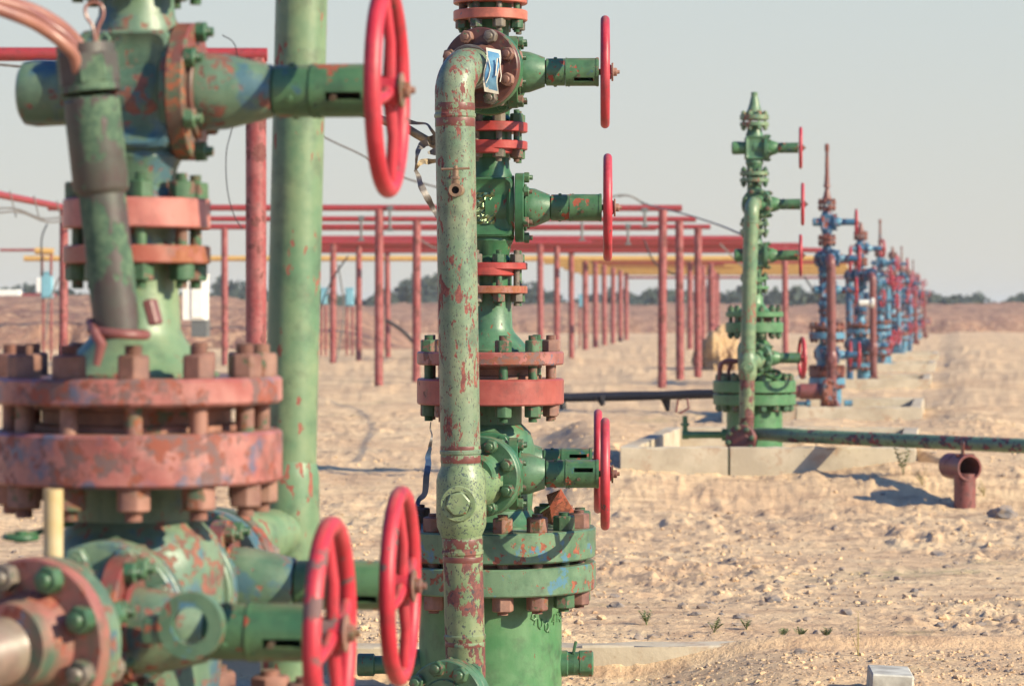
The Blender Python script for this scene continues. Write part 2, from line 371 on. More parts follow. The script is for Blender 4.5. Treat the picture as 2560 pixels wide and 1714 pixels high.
# ------------------------------------------------------------------ wellhead tree
_bolts = {}
def bolt_mesh(key, L_, nr, nh, sr, ext, both=True, seg=14, thread=True, ang=0):
    """stud with a nut above z=L_/2 and, when both, below -L_/2"""
    k = (key, round(L_, 4), ang)
    if k in _bolts: return _bolts[k]
    m = MB(); h = L_ / 2
    def threads(z0, z1, r):
        n = max(2, int((z1 - z0) / .0042)) if thread else 1; pr_ = []
        for i in range(n):
            a = z0 + (z1 - z0) * i / n; b = z0 + (z1 - z0) * (i + 1) / n
            pr_ += [(a, r), (a * .5 + b * .5, r * .88 if thread else r)]
        pr_ += [(z1, r), (z1 + .001, r * .8)]; return pr_
    m.lathe(threads(h + nh, h + nh + ext, sr), (0, 0, 0), (0, 0, 1), seg)
    m.hexn((0, 0, h + .0005), (0, 0, 1), nr, nh, ang)
    m.disc((0, 0, h), (0, 0, 1), nr * .98, -.0005, .0015, .0005, 20)
    if both:
        m.lathe([(-h - .001, sr), (h + .001, sr)], (0, 0, 0), (0, 0, 1), seg)
        m.hexn((0, 0, -h - .0005), (0, 0, -1), nr, nh, ang + .3)
        m.lathe(threads(h + nh, h + nh + ext, sr), (0, 0, 0), (0, 0, -1), seg)
    me = m.mesh("bolt", 30); _bolts[k] = me; return me

def put_bolts(par, C, d, n, rb, a0, meshkey, mats, zoff=0.0, merge=None, only=None):
    """ring of bolts round axis (C, d)"""
    d, u, v = basis(d); C = Vector(C)
    for k in range(n):
        if only is not None and k not in only: continue
        a = a0 + 2 * math.pi * k / n
        p = C + d * zoff + u * math.cos(a) * rb + v * math.sin(a) * rb
        L_, nr, nh, sr, ext, both = meshkey
        me = bolt_mesh("b%g_%g_%s" % (nr, nh, both), L_, nr, nh, sr, ext, both, ang=rnd.choice((0, .25, .5, .8)))
        if merge is not None:
            m2 = MB(); q = d.to_track_quat('Z', 'Y').to_matrix()
            mm = MB(); hh = L_ / 2
            merge.hexn(p + d * hh, d, nr, nh); merge.lathe([(-hh - (nh + ext if both else 0), sr), (hh + nh + ext, sr)], p, d, 8)
            if both: merge.hexn(p - d * hh, -d, nr, nh)
            continue
        o = link('bolt', me, rnd.choice(mats), par)
        o.location = p; o.rotation_euler = d.to_track_quat('Z', 'Y').to_euler()

def handwheel(root, C, d, Rw, tr, mat, q, a0=.2, hubmat=None):
    d = Vector(d).normalized(); m = MB(); _, u, v = basis(d); C = Vector(C)
    m.torus(C, d, Rw - tr, tr, int(72 * q) + 12, max(8, int(16 * q)))
    hub = C + d * .004
    for k in range(4):
        a = a0 + k * math.pi / 2; e = u * math.cos(a) + v * math.sin(a)
        m.tube([hub + e * .02, hub + e * Rw * .45 + d * .004, C + e * (Rw - tr * 1.6)], [tr * .78, tr * .66, tr * .62], max(6, int(12 * q)))
    m.lathe([(-.022, .026), (-.018, .030), (.014, .030), (.02, .026)], hub, d, max(10, int(24 * q)))
    wh = m.build('handwheel', mat, root)
    n = MB(); n.lathe([(.0205, .034), (.026, .036), (.028, .034)], hub, d, max(10, int(24 * q)))
    n.hexn(hub + d * .028, d, .017, .014); n.lathe([(.042, .008), (.052, .007)], hub, d, 10)
    n.build('hub_nut', hubmat or NUT_R, wh)
    return wh

def sleeve_shell(m, o, d, r, t0, t1, slot=None, seg=40, th=.004, roll=0.0):
    """tube with an open slot cut through it; slot = (ta, tb, angle index range)"""
    o = Vector(o); d, u, v = basis(d)
    ts = [t0, t1]
    if slot: ts = [t0, slot[0], slot[0] + .008, slot[1] - .008, slot[1], t1]
    rows = len(ts); vs = []; fs = []
    for rr in (r, r - th):
        for t in ts:
            for k in range(seg):
                a = roll + 2 * math.pi * k / seg; vs.append(o + d * t + u * math.cos(a) * rr + v * math.sin(a) * rr)
    off = rows * seg
    def hole(i, k): return bool(slot) and 1 <= i <= 3 and (k in ((slot[2], slot[2] + 1) if i in (2,) else (slot[2], slot[2] + 1)))
    for i in range(rows - 1):
        for k in range(seg):
            k2 = (k + 1) % seg; q = (i * seg + k, i * seg + k2, (i + 1) * seg + k2, (i + 1) * seg + k)
            if hole(i, k):
                continue
            fs.append(q); fs.append(tuple(x + off for x in q))
            for (ii, kk, e) in ((i, (k + 1) % seg, (q[1], q[2])), (i, k - 1, (q[3], q[0])), (i + 1, k, (q[2], q[3])), (i - 1, k, (q[0], q[1]))):
                if 0 <= ii < rows - 1 and hole(ii, kk): fs.append((e[0], e[1], e[1] + off, e[0] + off))
    for k in range(seg):
        k2 = (k + 1) % seg
        fs.append((k, k2, k2 + off, k + off)); m_ = (rows - 1) * seg; fs.append((m_ + k, m_ + k2, m_ + k2 + off, m_ + k + off))
    m.add(vs, fs)

YAW = [R(1.6)]
def bonnet_set(root, C, x0, k, q, cfg, rolls=0, nb=8, slot=True, ext=0.0, near=True, wheelmat=None, cone_r=(.080, .058), a_off=.39, wheel_a0=.2):
    """bonnet flange, cone, yoke, slotted sleeve, wheel along +x from C"""
    C = Vector(C); X = Vector((math.cos(YAW[0]), -math.sin(YAW[0]), 0)); sg = max(14, int(44 * q)); x0 += cfg.get('dx', 0)
    m = MB(); m.disc(C, X, .138, x0, x0 + .036, .003, sg)
    m.disc(C, X, .094, x0 + .036, x0 + .046, .003, sg)
    if q < .5: put_bolts(None, C + X * (x0 + .036), X, nb, .120, a_off, (.0, .021, .020, .010, .012, False), cfg['nuts'], merge=m)
    b = m.build('bonnet_flange', cfg['bonnet'], root)
    if q >= .5: put_bolts(b, C + X * (x0 + .036), X, nb, .120, a_off, (.0, .021, .020, .0105, .013, False), cfg['bonnet_nuts'])
    c0 = x0 + .046; c1 = c0 + .092 + ext
    m = MB(); m.lathe([(c0 - .003, cone_r[0] - .001), (c0 + .004, cone_r[0]), (c0 + (c1 - c0) * .35, cone_r[0] * .97), (c1 - .004, cone_r[1]), (c1, cone_r[1] - .002)], C, X, sg)
    m.build('bonnet_cone', cfg['body2'], root)
    y1 = c1 + .078; m = MB()
    m.lathe([(c1 - .004, .044), (c1 + .003, .046), (c1 + .006, .052), (y1 - .002, .0525), (y1 - .001, .051)], C, X, sg)
    if near:
        for a in (.3, 1.9, 3.5, 5.1):
            p = C + X * (c1 + .04) + Vector((0, math.cos(a) * .052, math.sin(a) * .052)); dd = Vector((0, math.cos(a), math.sin(a)))
            m.hexn(p, dd, .0065, .006)
    yk = m.build('yoke', cfg['yoke'], root)
    s1 = y1 + .128; m = MB(); roll = R(rolls)
    if slot and q >= .5: sleeve_shell(m, C, X, .0535, y1, s1, (y1 + .034, s1 - .022, 10), 40, .004, roll)
    else: m.lathe([(y1, .0525), (y1 + .001, .0535), (s1 - .001, .0535), (s1, .0525)], C, X, sg)
    if q >= .5:
        m.ring(C, X, .020, .0525, s1 - .006, s1 + .0005, 32)
        m.ring(C, X, .0534, .0556, s1 - .010, s1 - .001, 40); m.ring(C, X, .0534, .0552, y1 + .001, y1 + .007, 40)
        for a in (-1.0, -.55, -.1, .35):
            aa = a + math.pi + .1 + roll; e = Vector((0, math.cos(aa), math.sin(aa)))
            m.lathe([(0, .0042), (.003, .0042), (.0036, .003)], C + X * (y1 + .014) + e * .052, e, 8)
    m.build('sleeve', cfg['sleeve'], yk)
    m = MB(); m.lathe([(c1, .012), (s1 + .02, .012)], C, X, 12)
    if q >= .5: m.lathe([(0, .007), (.022, .007)], C + X * (y1 + .05) + Vector((0, -.034, -.012)), (0, -1, -.3), 10)
    m.build('stem', STEELB, yk)
    wx = s1 + .024
    handwheel(root, C + X * wx, X, .2155, .0175, wheelmat or cfg['wheel'], q, wheel_a0, cfg['hub'])
    return wx

def valve_body(root, C, axis, cfg, q, x0, stub=None, recess=True, z0=-.2, z1=.2):
    """axis = flow axis; x0 = where the bonnet flange starts"""
    C = Vector(C); sg = max(14, int(40 * q)); m = MB()
    ax = Vector(axis)
    m.lathe([(z0, .088), (z0 + .012, .088), (z0 + .03, .074), (z0 + .07, .082), (z0 + .09, .092 if recess else .100), (-.08, .084 if recess else .108), (.07, .084 if recess else .104), (z1 - .085, .088), (z1 - .06, .077), (z1 - .015, .074), (z1, .086)], C, ax, sg)
    X = Vector((1, 0, 0))
    m.lathe([(-.02, .10), (x0 - .035, .104), (x0 - .022, .126), (x0 - .004, .128), (x0 - .002, .126)], C, X, sg)
    sz = (.185, .225, .235) if abs(ax.z) > .5 else (.19, .22, .19)
    if recess: m.rbox(C + Vector((-.004, 0, 0)), sz, .022 if q > .4 else .015, 3 if q > .4 else 1, recess=(.034, .022), rface=(0, -1, 0))
    else: m.rbox(C + Vector((-.004, 0, 0)), sz, .03, 2)
    b = m.build('valve_body', cfg['body'], root)
    if stub:
        m = MB(); m.lathe([(.06, .062), (stub - .03, .068), (stub - .008, .064), (stub, .052)], C, -X, sg)
        m.build('end_cap', cfg['body2'], b)
    return b

def stack_flange(root, z0, z1, r, ear, cfg, q, mat, core=None, C=(0, 0)):
    """ear: thickness of the thinner bolting ears around a thicker round core (sign = side)"""
    sg = max(16, int(64 * q)); m = MB(); o = (C[0], C[1], 0)
    m.disc(o, (0, 0, 1), r, z0, z1, .004, sg)
    if core: m.lathe([(core[0], core[2] * .97), (core[0] + .004, core[2]), (core[1] - .004, core[2]), (core[1], core[2] * .97)], (C[0], C[1] - .03, 0), (0, 0, 1), sg)
    return m

def wing(root, y, z, cfg, q, sgn, front_pipe=True, ext=0.0, slot_roll=0, nx=-.36, wheelmat=None, connect=True, wheel_a0=.2, fmat=None, fb=None):
    """side valve in front of (sgn=-1) or behind (+1) the stack, wheel to +x"""
    sg = max(16, int(56 * q)); Y = Vector((0, sgn, 0)); m = MB()
    C0 = Vector((0, 0, z))
    m.lathe([(.05, .10), (.13, .095), (.17, .085), (.22, .085)], C0, Y, sg)
    m.disc(C0, Y, .150, .205, .243, .004, sg); m.disc(C0, Y, .150, .248, .286, .004, sg)
    put_bolts(None, C0 + Y * .246, Y, 8, .125, .39, (.082, .024, .024, .012, .010, True), cfg['nuts'], merge=m)
    m.build('side_outlet', cfg['body'], root)
    C = Vector((0, y, z))
    valve_body(root, C, (0, 1, 0), cfg, q, .072, recess=False, z0=-.165, z1=.165)
    wx = bonnet_set(root, C, .074, 0, q, cfg, rolls=slot_roll, ext=ext, wheelmat=wheelmat, wheel_a0=wheel_a0)
    n = Vector((nx * (1 if sgn < 0 else -1), sgn, 0)).normalized()
    FC = C + Vector((-.018 if sgn < 0 else .018, sgn * .160, 0))
    m = MB(); m.disc(FC, n, .150, -.018, .016, .004, sg); m.build('rear_flange', cfg['body'], root)
    m = MB(); m.disc(FC, n, .152, .020, .052, .004, sg)
    m.lathe([(.05, .094), (.062, .092), (.085, .080), (.12, .0755)], FC, n, sg)
    if q < .5: put_bolts(None, FC + n * .017, n, 8, .125, .39, (.072, .0255, .024, .0135, .014, True), cfg['nuts'], merge=m)
    f = m.build('outlet_flange', fmat or cfg['wingf'], root)
    if q >= .5: put_bolts(f, FC + n * .017, n, 8, .125, .39, (.072, .0255, .024, .0135, .014, True), fb or cfg['front_nuts'])
    return FC, n

def arc(p0, d0, d1, rad, n=12):
    """points of a fillet bend starting at p0 heading d0 and ending heading d1"""
    d0 = Vector(d0).normalized(); d1 = Vector(d1).normalized(); c = Vector(p0) + d1 * rad
    return [c - d1 * rad * math.cos(t) + d0 * rad * math.sin(t) for t in [math.pi / 2 * i / n for i in range(n + 1)]]

def build_tree(loc, rz, cfg, q, ext=0.0, variant='main'):
    root = empty('wellhead_tree', loc, rz); sg = max(16, int(80 * q)); Zv = Vector((0, 0, 1))
    big = variant != 'far'
    # casing head
    m = MB(); m.lathe([(-.45, .284), (.30, .284), (.337, .284)], (0, 0, 0), Zv, sg)
    cs = m.build('casing', cfg['casing'], root)
    # bottom flange pair
    if variant == 'far':
        for c_ in (cs,): bpy.data.objects.remove(c_)
        m = MB(); m.lathe([(-.45, .155), (.337, .155)], (.08, 0, 0), Zv, sg); cs = m.build('casing', cfg['casing'], root)
    Bs = .70 if variant == 'far' else 1.0
    def fl(z0, z1, r, mat, extra=None, name='flange'):
        mm = MB(); mm.disc((0, 0, 0), Zv, r, z0, z1, min(.006, (z1 - z0) * .2), sg)
        if extra: extra(mm)
        return mm.build(name, mat, root)
    def bolts(par, zc, L_, n, rb, a0, nr, nh, sr, ex, mats):
        if big: put_bolts(par, (0, 0, zc), Zv, n, rb, a0, (L_, nr, nh, sr, ex, True), mats)
    def mergeb(n, rb, zc, L_, nr, nh, sr, ex):
        return (None if big else (lambda mm: put_bolts(None, (0, 0, zc), Zv, n, rb, .15, (L_, nr, nh, sr, ex, True), cfg['nuts'], merge=mm)))
    fl(.337, .445, .420 * Bs, cfg['bf'] if variant != 'far' else cfg['mf'])
    f = fl(.464, .582, .420 * Bs, cfg['bf'], mergeb(16, .362 * Bs, .4595, .245, .042, .058, .022, .01))
    m = MB(); m.lathe([(.440, .33 * Bs), (.470, .33 * Bs)], (0, 0, 0), Zv, sg); m.build('gasket', NUT_B, root)
    bolts(f, .4595, .245, 16, .362, R(-90 + 8), .042, .058, .022, .012, cfg['bnuts'])
    # cross body
    m = MB(); m.lathe([(.560, .215), (.590, .215), (.605, .19), (.65, .165), (.72, .172), (.90, .176), (.955, .160), (.99, .125), (1.075, .125)], (0, 0, 0), Zv, sg)
    m.build('cross_body', cfg['body2'], root)
    # middle flange pair
    f0 = fl(1.068, 1.171, .293, cfg['mf']); f = fl(1.225, 1.278, .293, cfg['mf2'], mergeb(12, .250, 1.173, .21, .033, .046, .018, .016))
    m = MB(); m.lathe([(1.165, .205), (1.182, .205), (1.186, .19), (1.21, .19), (1.214, .205), (1.23, .205)], (0, 0, 0), Zv, sg); m.build('gasket', NUT_B, root)
    bolts(f, 1.173, .21, 12, .250, R(-90 + 12), .033, .046, .018, .018, cfg['mnuts'])
    # neck
    m = MB(); m.lathe([(1.27, .165), (1.284, .165), (1.290, .155), (1.352, .098), (1.372, .088), (1.47, .083), (1.512, .083)], (0, 0, 0), Zv, sg)
    m.build('neck', cfg['neck'], root)
    # small flange pairs
    def pair(z, mats, cores, nm, a0=R(-90 + 17)):
        (a, b, c, d) = z
        mm = MB(); mm.disc((0, 0, 0), Zv, .148, a, b, .003, sg)
        if cores[0]: mm.lathe([(cores[0], .112), (cores[0] + .004, .116), (a + .006, .118)], (-.022, -.034, 0), Zv, sg)
        mm.build('flange', mats[0], root)
        mm = MB(); mm.disc((0, 0, 0), Zv, .148, c, d, .003, sg)
        if cores[1]: mm.lathe([(cores[1], .114), (cores[1] + .004, .118), (c + .006, .12)], (-.022, -.034, 0), Zv, sg)
        zc = (a + d) / 2; Lb = d - a
        if not big: put_bolts(None, (0, 0, zc), Zv, 8, .118, .3, (Lb, .026, .03, .014, .012, True), cfg['nuts'], merge=mm)
        f = mm.build('flange', mats[1], root)
        mm = MB(); mm.lathe([(b - .002, .085), (c + .002, .085)], (0, 0, 0), Zv, sg); mm.build('gasket', cfg['body'], root)
        if big: put_bolts(f, (0, 0, zc), Zv, 8, .118, a0, (Lb, .0262, .034, .0125, .015, True), nm)
    if variant == 'left': pair((1.504, 1.540, 1.575, 1.634), (cfg['s2a'], cfg['s2b']), (None, None), cfg['snuts'])
    else: pair((1.508, 1.538, 1.603, 1.630), (cfg['s2a'], cfg['s2b']), (None, 1.578), cfg['snuts'])
    pair((2.079, 2.113, 2.149, 2.187), (cfg['s1a'], cfg['s1b']), (2.061, None), cfg['snuts'])
    pair((2.593, 2.633, 2.660, 2.700), (cfg['t'], cfg['t']), (None, None), cfg['tnuts'])
    # master valve
    valve_body(root, (0, 0, 1.85), (0, 0, 1), cfg, q, .097, stub=.205 if variant != 'left' else .237, z0=-.222, z1=.213)
    bonnet_set(root, (0, 0, 1.85), .099, 0, q, cfg, rolls=245 if variant == 'main' else 97, nb=6, a_off=math.pi / 2, ext=ext * 1.0, cone_r=(.078, .053))
    # upper cross behind the wing valve
    m = MB(); m.lathe([(2.18, .086), (2.20, .086), (2.215, .076), (2.26, .08), (2.31, .108), (2.40, .108), (2.46, .082), (2.52, .074), (2.58, .074), (2.60, .086)], (0, 0, 0), Zv, sg)
    m.build('cross_body', cfg['body'], root)
    # top valve and cap
    valve_body(root, (0, 0, 2.94), (0, 0, 1), cfg, q, .097, stub=.23, z0=-.242, z1=.225)
    bonnet_set(root, (0, 0, 2.94), .099, 0, q * .7 if variant in ('main', 'left') else q, cfg, rolls=20, nb=6, slot=False)
    mm = MB(); mm.disc((0, 0, 0), Zv, .148, 3.16, 3.20, .004, sg); mm.disc((0, 0, 0), Zv, .148, 3.225, 3.275, .004, sg)
    put_bolts(None, (0, 0, 3.2175), Zv, 8, .118, .3, (.115, .026, .03, .013, .012, True), cfg['nuts'], merge=mm); mm.build('flange', cfg['t'], root)
    m = MB()
    if variant == 'spire':
        m.lathe([(3.27, .10), (3.31, .095), (3.36, .055), (3.50, .035), (3.56, .03), (3.95, .028), (3.96, .04), (4.02, .04), (4.04, .02)], (0, 0, 0), Zv, sg)
    else:
        m.lathe([(3.27, .09), (3.30, .088), (3.33, .07), (3.39, .052), (3.40, .05), (3.46, .036), (3.465, .034)], (0, 0, 0), Zv, sg)
        m.hexn((0, 0, 3.462), Zv, .034, .045)
    m.build('cap', cfg['cap'], root)
    # side outlets low on the casing
    m = MB(); m.lathe([(.28, .052), (.305, .052), (.31, .047), (.352, .047)], (0, 0, .035), (1, 0, 0), max(14, int(40 * q)))
    m.hexn((.352, 0, .035), (1, 0, 0), .052, .058, .5)
    if q > .9:
        m.lathe(sum([[(.312 + i * .004, .048), (.314 + i * .004, .045)] for i in range(6)], []), (0, 0, .035), (1, 0, 0), 32)
        m.rbox((.335, -.02, .10), (.012, .014, .055), .003, 1, Matrix.Rotation(R(12), 3, 'Y'))
    m.build('side_plug', cfg['body2'], cs)
    if variant != 'left':
        Ll = .53 if variant == 'main' else .735
        m = MB(); m.lathe([(.27, .062), (.33, .062), (.335, .036), (Ll - .07, .036), (Ll - .065, .045), (Ll - .004, .045), (Ll, .041)], (0, 0, .03), (-1, 0, 0), max(14, int(32 * q)))
        if variant != 'main': m.tube([(-Ll + .03, 0, .05), (-Ll + .03, 0, .22)], .026, 12); m.hexn((-Ll + .03, 0, .12), Zv, .045, .03)
        m.build('side_pipe', cfg['body2'], cs)
    return root, cs

def plain_cfg(body, body2, red, pipe, nuts, wheel, **k):
    c = dict(casing=body2, bf=body2, body=body, body2=body2, neck=body2, mf=red, mf2=red, s1a=red, s1b=red, s2a=red, s2b=red, t=red,
             bonnet=body, sleeve=SLEEVE, yoke=SLEEVE, wheel=wheel, hub=NUT_R, nuts=nuts, bnuts=nuts, mnuts=nuts, snuts=nuts, tnuts=nuts, bonnet_nuts=nuts,
             front_nuts=nuts, wingf=body, cap=body)
    c.update(k); return c

# ---------- main tree
CM = plain_cfg(GREEN_D, GREEN, REDF, PIPE, [NUT_G], WHEEL, casing=GREEN_C, bf=GREEN_W, mf=REDF, mf2=REDF_W, s1a=REDF_B, s1b=REDF_B, s2a=REDF_R, s2b=REDF_B, t=SALMON,
               bnuts=[NUT_R, NUT_R, NUT_B, NUT_G, NUT_G], mnuts=[NUT_R, NUT_R, NUT_G], snuts=[NUT_S, NUT_S, NUT_G], tnuts=[NUT_G, NUT_G, NUT_S], bonnet_nuts=[NUT_G], front_nuts=[NUT_R, NUT_S, NUT_G], neck=GREEN)
MAINLOC = (-.086, 11.34, 0)
main, m_cs = build_tree(MAINLOC, 0, CM, 1.0, variant='main')
tag(main, 'sharp green wellhead tree with red flanges and chipped light green front pipe', 'wellhead', 'wellhead trees in a row')
FC1, n1 = wing(main, -.45, 2.352, CM, 1.0, -1, slot_roll=118, fmat=BROWNF, fb=[NUT_R, NUT_S, NUT_R])
FC0, n0 = wing(main, -.45, .817, CM, 1.0, -1, slot_roll=62, fmat=GREEN, fb=[NUT_G])
wing(main, .45, .817, CM, 1.0, 1, slot_roll=55)
def vertical_pipe(root, mats, q=1.0, FCt=None, FCb=None, top=2.345, xs=((2.3, -.1267), (.73, -.101), (.2, -.0868)), py=-.84, r=.0735, detail=True, bottom=True):
    """pipe bend from the upper wing flange, down past a plugged tee, to a flanged foot"""
    sg = max(12, int(48 * q)); T, TB, TR, FT = mats
    p_end = Vector((xs[0][1], py, 0)); st = FCt + n1 * .10; st.z = top
    hd = Vector((p_end.x - st.x, p_end.y - st.y, 0)); dist = hd.length; hd.normalize(); rad = min(.115, dist - .01)
    pts = [st] + arc(Vector((p_end.x, p_end.y, top)) - hd * rad, hd, (0, 0, -1), rad, 12)
    m = MB(); x_top, z_top = pts[-1].x, pts[-1].z
    pth = []
    for z in (z_top, 2.17, 2.165, 2.155, 2.15, 1.6, 1.2, .93, .925, .915, .91, .86):
        f_ = (xs[0][0] - z) / (xs[0][0] - xs[1][0]); pth.append((Vector((xs[0][1] + (xs[1][1] - xs[0][1]) * f_, py, z)), r * (1.045 if z in (2.165, 2.155, .925, .915) else 1.0)))
    m.tube(pts[:-1] + [p for p, _ in pth], [r] * (len(pts) - 1) + [k for _, k in pth], sg, caps=False)
    vp = m.build('vertical_pipe', T, root)
    if q >= .9:
        for (za, zb) in ((2.178, 2.205), (2.118, 2.150), (.925, .943), (.880, .908)):
            f_ = (xs[0][0] - (za + zb) / 2) / (xs[0][0] - xs[1][0]); MB().lathe([(za, r * 1.004), (za + .002, r * 1.012), (zb - .002, r * 1.012), (zb, r * 1.004)], (xs[0][1] + (xs[1][1] - xs[0][1]) * f_, py, 0), (0, 0, 1), sg, cap=False).build('weld_band', BAND, vp)
    tx = xs[1][1]
    m = MB(); m.lathe([(.875, r), (.868, r * 1.02), (.835, .088), (.815, .0925), (.66, .0925), (.645, .090), (.615, r * 1.05), (.605, r)], (tx, py, 0), (0, 0, 1), sg, cap=False)
    q0 = Vector((tx, py, .78)); e = FCb + n0 * .05; e.z = .79
    m.lathe([(0, .070), ((e - q0).length * .55, .074), ((e - q0).length * .85, .088), ((e - q0).length, .094)], q0, e - q0, sg)
    tee = m.build('tee', TB, root)
    m = MB(); fd = Vector((-.06, -1, 0)).normalized(); pc = Vector((tx - .004, py, .735))
    m.lathe([(.06, .066), (.094, .066), (.098, .062)], pc, fd, sg); m.ring(pc, fd, .046, .063, .095, .104, sg); m.hexn(pc + fd * .094, fd, .046, .022, .2)
    m.build('tee_plug', TB, tee)
    m = MB(); pth = []
    for z in (.61, .56, .555, .545, .54, .25, .245, .232, .226, .12):
        f_ = (.73 - z) / (.73 - .2); pth.append((Vector((tx + (xs[2][1] - tx) * f_, py, z)), r * (1.05 if z in (.555, .545, .245, .232) else 1.0)))
    hb = Vector((-.40, -.92, 0)).normalized(); bx = pth[-1][0]
    m.tube([p for p, _ in pth] + [p for p in arc(bx, (0, 0, -1), hb, .10, 8)][1:], [k for _, k in pth] + [r] * 8, sg)
    foot = m.build('lower_pipe', TR, root)
    if q >= .9:
        for (za, zb) in ((.567, .602), (.515, .535), (.205, .222)):
            f_ = (.73 - (za + zb) / 2) / (.73 - .2); MB().lathe([(za, r * 1.004), (za + .002, r * 1.014), (zb - .002, r * 1.014), (zb, r * 1.004)], (tx + (xs[2][1] - tx) * f_, py, 0), (0, 0, 1), sg, cap=False).build('weld_band', BAND, foot)
    fc = arc(bx, (0, 0, -1), hb, .10, 8)[-1]
    m = MB(); m.disc(fc, hb, .150, .0, .04, .004, sg); fo2 = m.build('foot_flange', FT, foot)
    m = MB(); m.disc(fc, hb, .152, .046, .086, .004, sg); m.disc(fc, hb, .085, .086, .094, .004, sg)
    if q < .5: put_bolts(None, fc + hb * .043, hb, 8, .125, .2, (.088, .026, .024, .013, .012, True), [NUT_G], merge=m)
    b = m.build('blind_flange', FT, root)
    if q >= .5: put_bolts(b, fc + hb * .043, hb, 8, .125, .2, (.088, .029, .026, .016, .014, True), [NUT_G])
    return vp, fc, hb
vp, fcB, hbB = vertical_pipe(main, (PIPE, PIPE_T, PIPE_R, GREEN), 1.0, FC1, FC0)
# bleed cock with T handle on the front of the pipe
m = MB(); bz = 1.45 + (770 - 475) / 685.0; bx = -.1266 + .006; by = -.84 - .072
m.tube([(bx + .012, by + .01, bz), (bx, by - .03, bz)], .022, 24); m.ring((bx, by - .03, bz), (0, -1, 0), .0105 * 1.3, .0245, -.001, .02, 32)
m.tube([(bx, by - .028, bz + .015), (bx, by - .03, bz + .036)], .0165, 20); m.tube([(bx, by - .03, bz + .03), (bx, by - .03, bz + .074)], .0115, 20)
m.hexn((bx, by - .03, bz + .040), (0, 0, 1), .0165, .010); m.tube([(bx - .052, by - .03, bz + .077), (bx + .052, by - .03, bz + .080)], .0045, 12)
m.hexn((bx, by - .03, bz + .078), (0, 0, 1), .0075, .012)
bc = m.build('bleed_cock', BRASS, main)
MB().tube([(bx, by - .032, bz), (bx, by - .036, bz)], .0138, 20).build('cock_bore_shade', BORE_SHADE, bc)  # solid black disc paints the shade inside the cock's opening
# crumpled foil plate in the valve recess
def crumple(name, c, u, v, nu, nv, amp, mat, par, seed=1):
    rr = random.Random(seed); c = Vector(c); u = Vector(u); v = Vector(v); n = u.cross(v).normalized(); vs = []; fs = []
    for j in range(nv + 1):
        for i in range(nu + 1):
            vs.append(c + u * (i / nu - .5) + v * (j / nv - .5) + n * rr.uniform(-amp, amp))
    for j in range(nv):
        for i in range(nu):
            a = j * (nu + 1) + i; fs += [(a, a + 1, a + nu + 2), (a, a + nu + 2, a + nu + 1)]
    k = len(vs); vs += [p - n * .001 for p in vs]; fs += [tuple(reversed([x + k for x in f])) for f in fs]
    me = bpy.data.meshes.new(name); me.from_pydata([tuple(p) for p in vs], [], fs); me.update(); return link(name, me, mat, par)
crumple('foil_plate', (-.033, -.0955, 1.845), (.10, 0, 0), (0, 0, .125), 10, 13, .005, FOILN, main, 4)
# weld bead characters on the casing
G = {'9': [[(.9, .65), (.5, .45), (.1, .65), (.3, 1), (.75, 1), (.9, .65), (.6, 0)]], 'U': [[(.05, 1), (.1, .25), (.45, 0), (.8, .25), (.85, 1)]],
     'Q': [[(.5, 1), (.1, .7), (.1, .25), (.5, 0), (.85, .3), (.85, .7), (.5, 1)], [(.5, .3), (1, -.05)]], '1': [[(.2, .75), (.55, 1), (.55, 0)]],
     '4': [[(.6, 0), (.6, 1), (.05, .35), (.9, .35)]], '8': [[(.5, .5), (.15, .75), (.5, 1), (.85, .75), (.5, .5), (.1, .25), (.5, 0), (.9, .25), (.5, .5)]],
     'O': [[(.5, 1), (.1, .7), (.1, .3), (.5, 0), (.9, .3), (.9, .7), (.5, 1)]], 'C': [[(.9, .8), (.5, 1), (.1, .7), (.1, .3), (.5, 0), (.9, .2)]]}
m = MB()
for ch, a, z in (('9', 34, .215), ('U', 41, .196), ('Q', 48.5, .182), ('4', 58, .205), ('1', 65, .212), ('8', 71.5, .212)):
    for st in G[ch]:
        pts = []
        for (x, y) in st:
            aa = R(a) + x * .028 / .284; pts.append((math.sin(aa) * .2855, -math.cos(aa) * .2855, z + y * .040))
        m.tube(pts, .0042, 8)
m.build('weld_lettering', GREEN_C, m_cs)
# sticker wrapped on the neck of the upper outlet
st = empty('torn_sticker', MAINLOC); tag(st, 'torn blue and white sticker taped round the pipe neck of the sharp green wellhead', 'sticker')
def sticker():
    axis = n1; C = FC1 + n1 * .135; C.z = 2.345; _, u, v = basis(axis)
    def grid(r, a0, a1, t0, t1, na, nb, zig=0, seed=3):
        rr = random.Random(seed); vs = []; fs = []
        for i in range(na + 1):
            for j in range(nb + 1):
                a = a0 + (a1 - a0) * i / na; t = t0 + (t1 - t0) * j / nb + zig * math.sin(i * 1.3) * .5
                e = Vector((0, 0, math.sin(a))) + (Vector((axis.y, -axis.x, 0)).normalized() * -math.cos(a)) * -1
                vs.append(C + axis * t + e * (r + rr.uniform(0, .0015)))
        for i in range(na):
            for j in range(nb):
                q = i * (nb + 1) + j; fs.append((q, q + 1, q + nb + 2, q + nb + 1))
        return vs, fs
    return grid
_g = sticker()
SIDE = -1
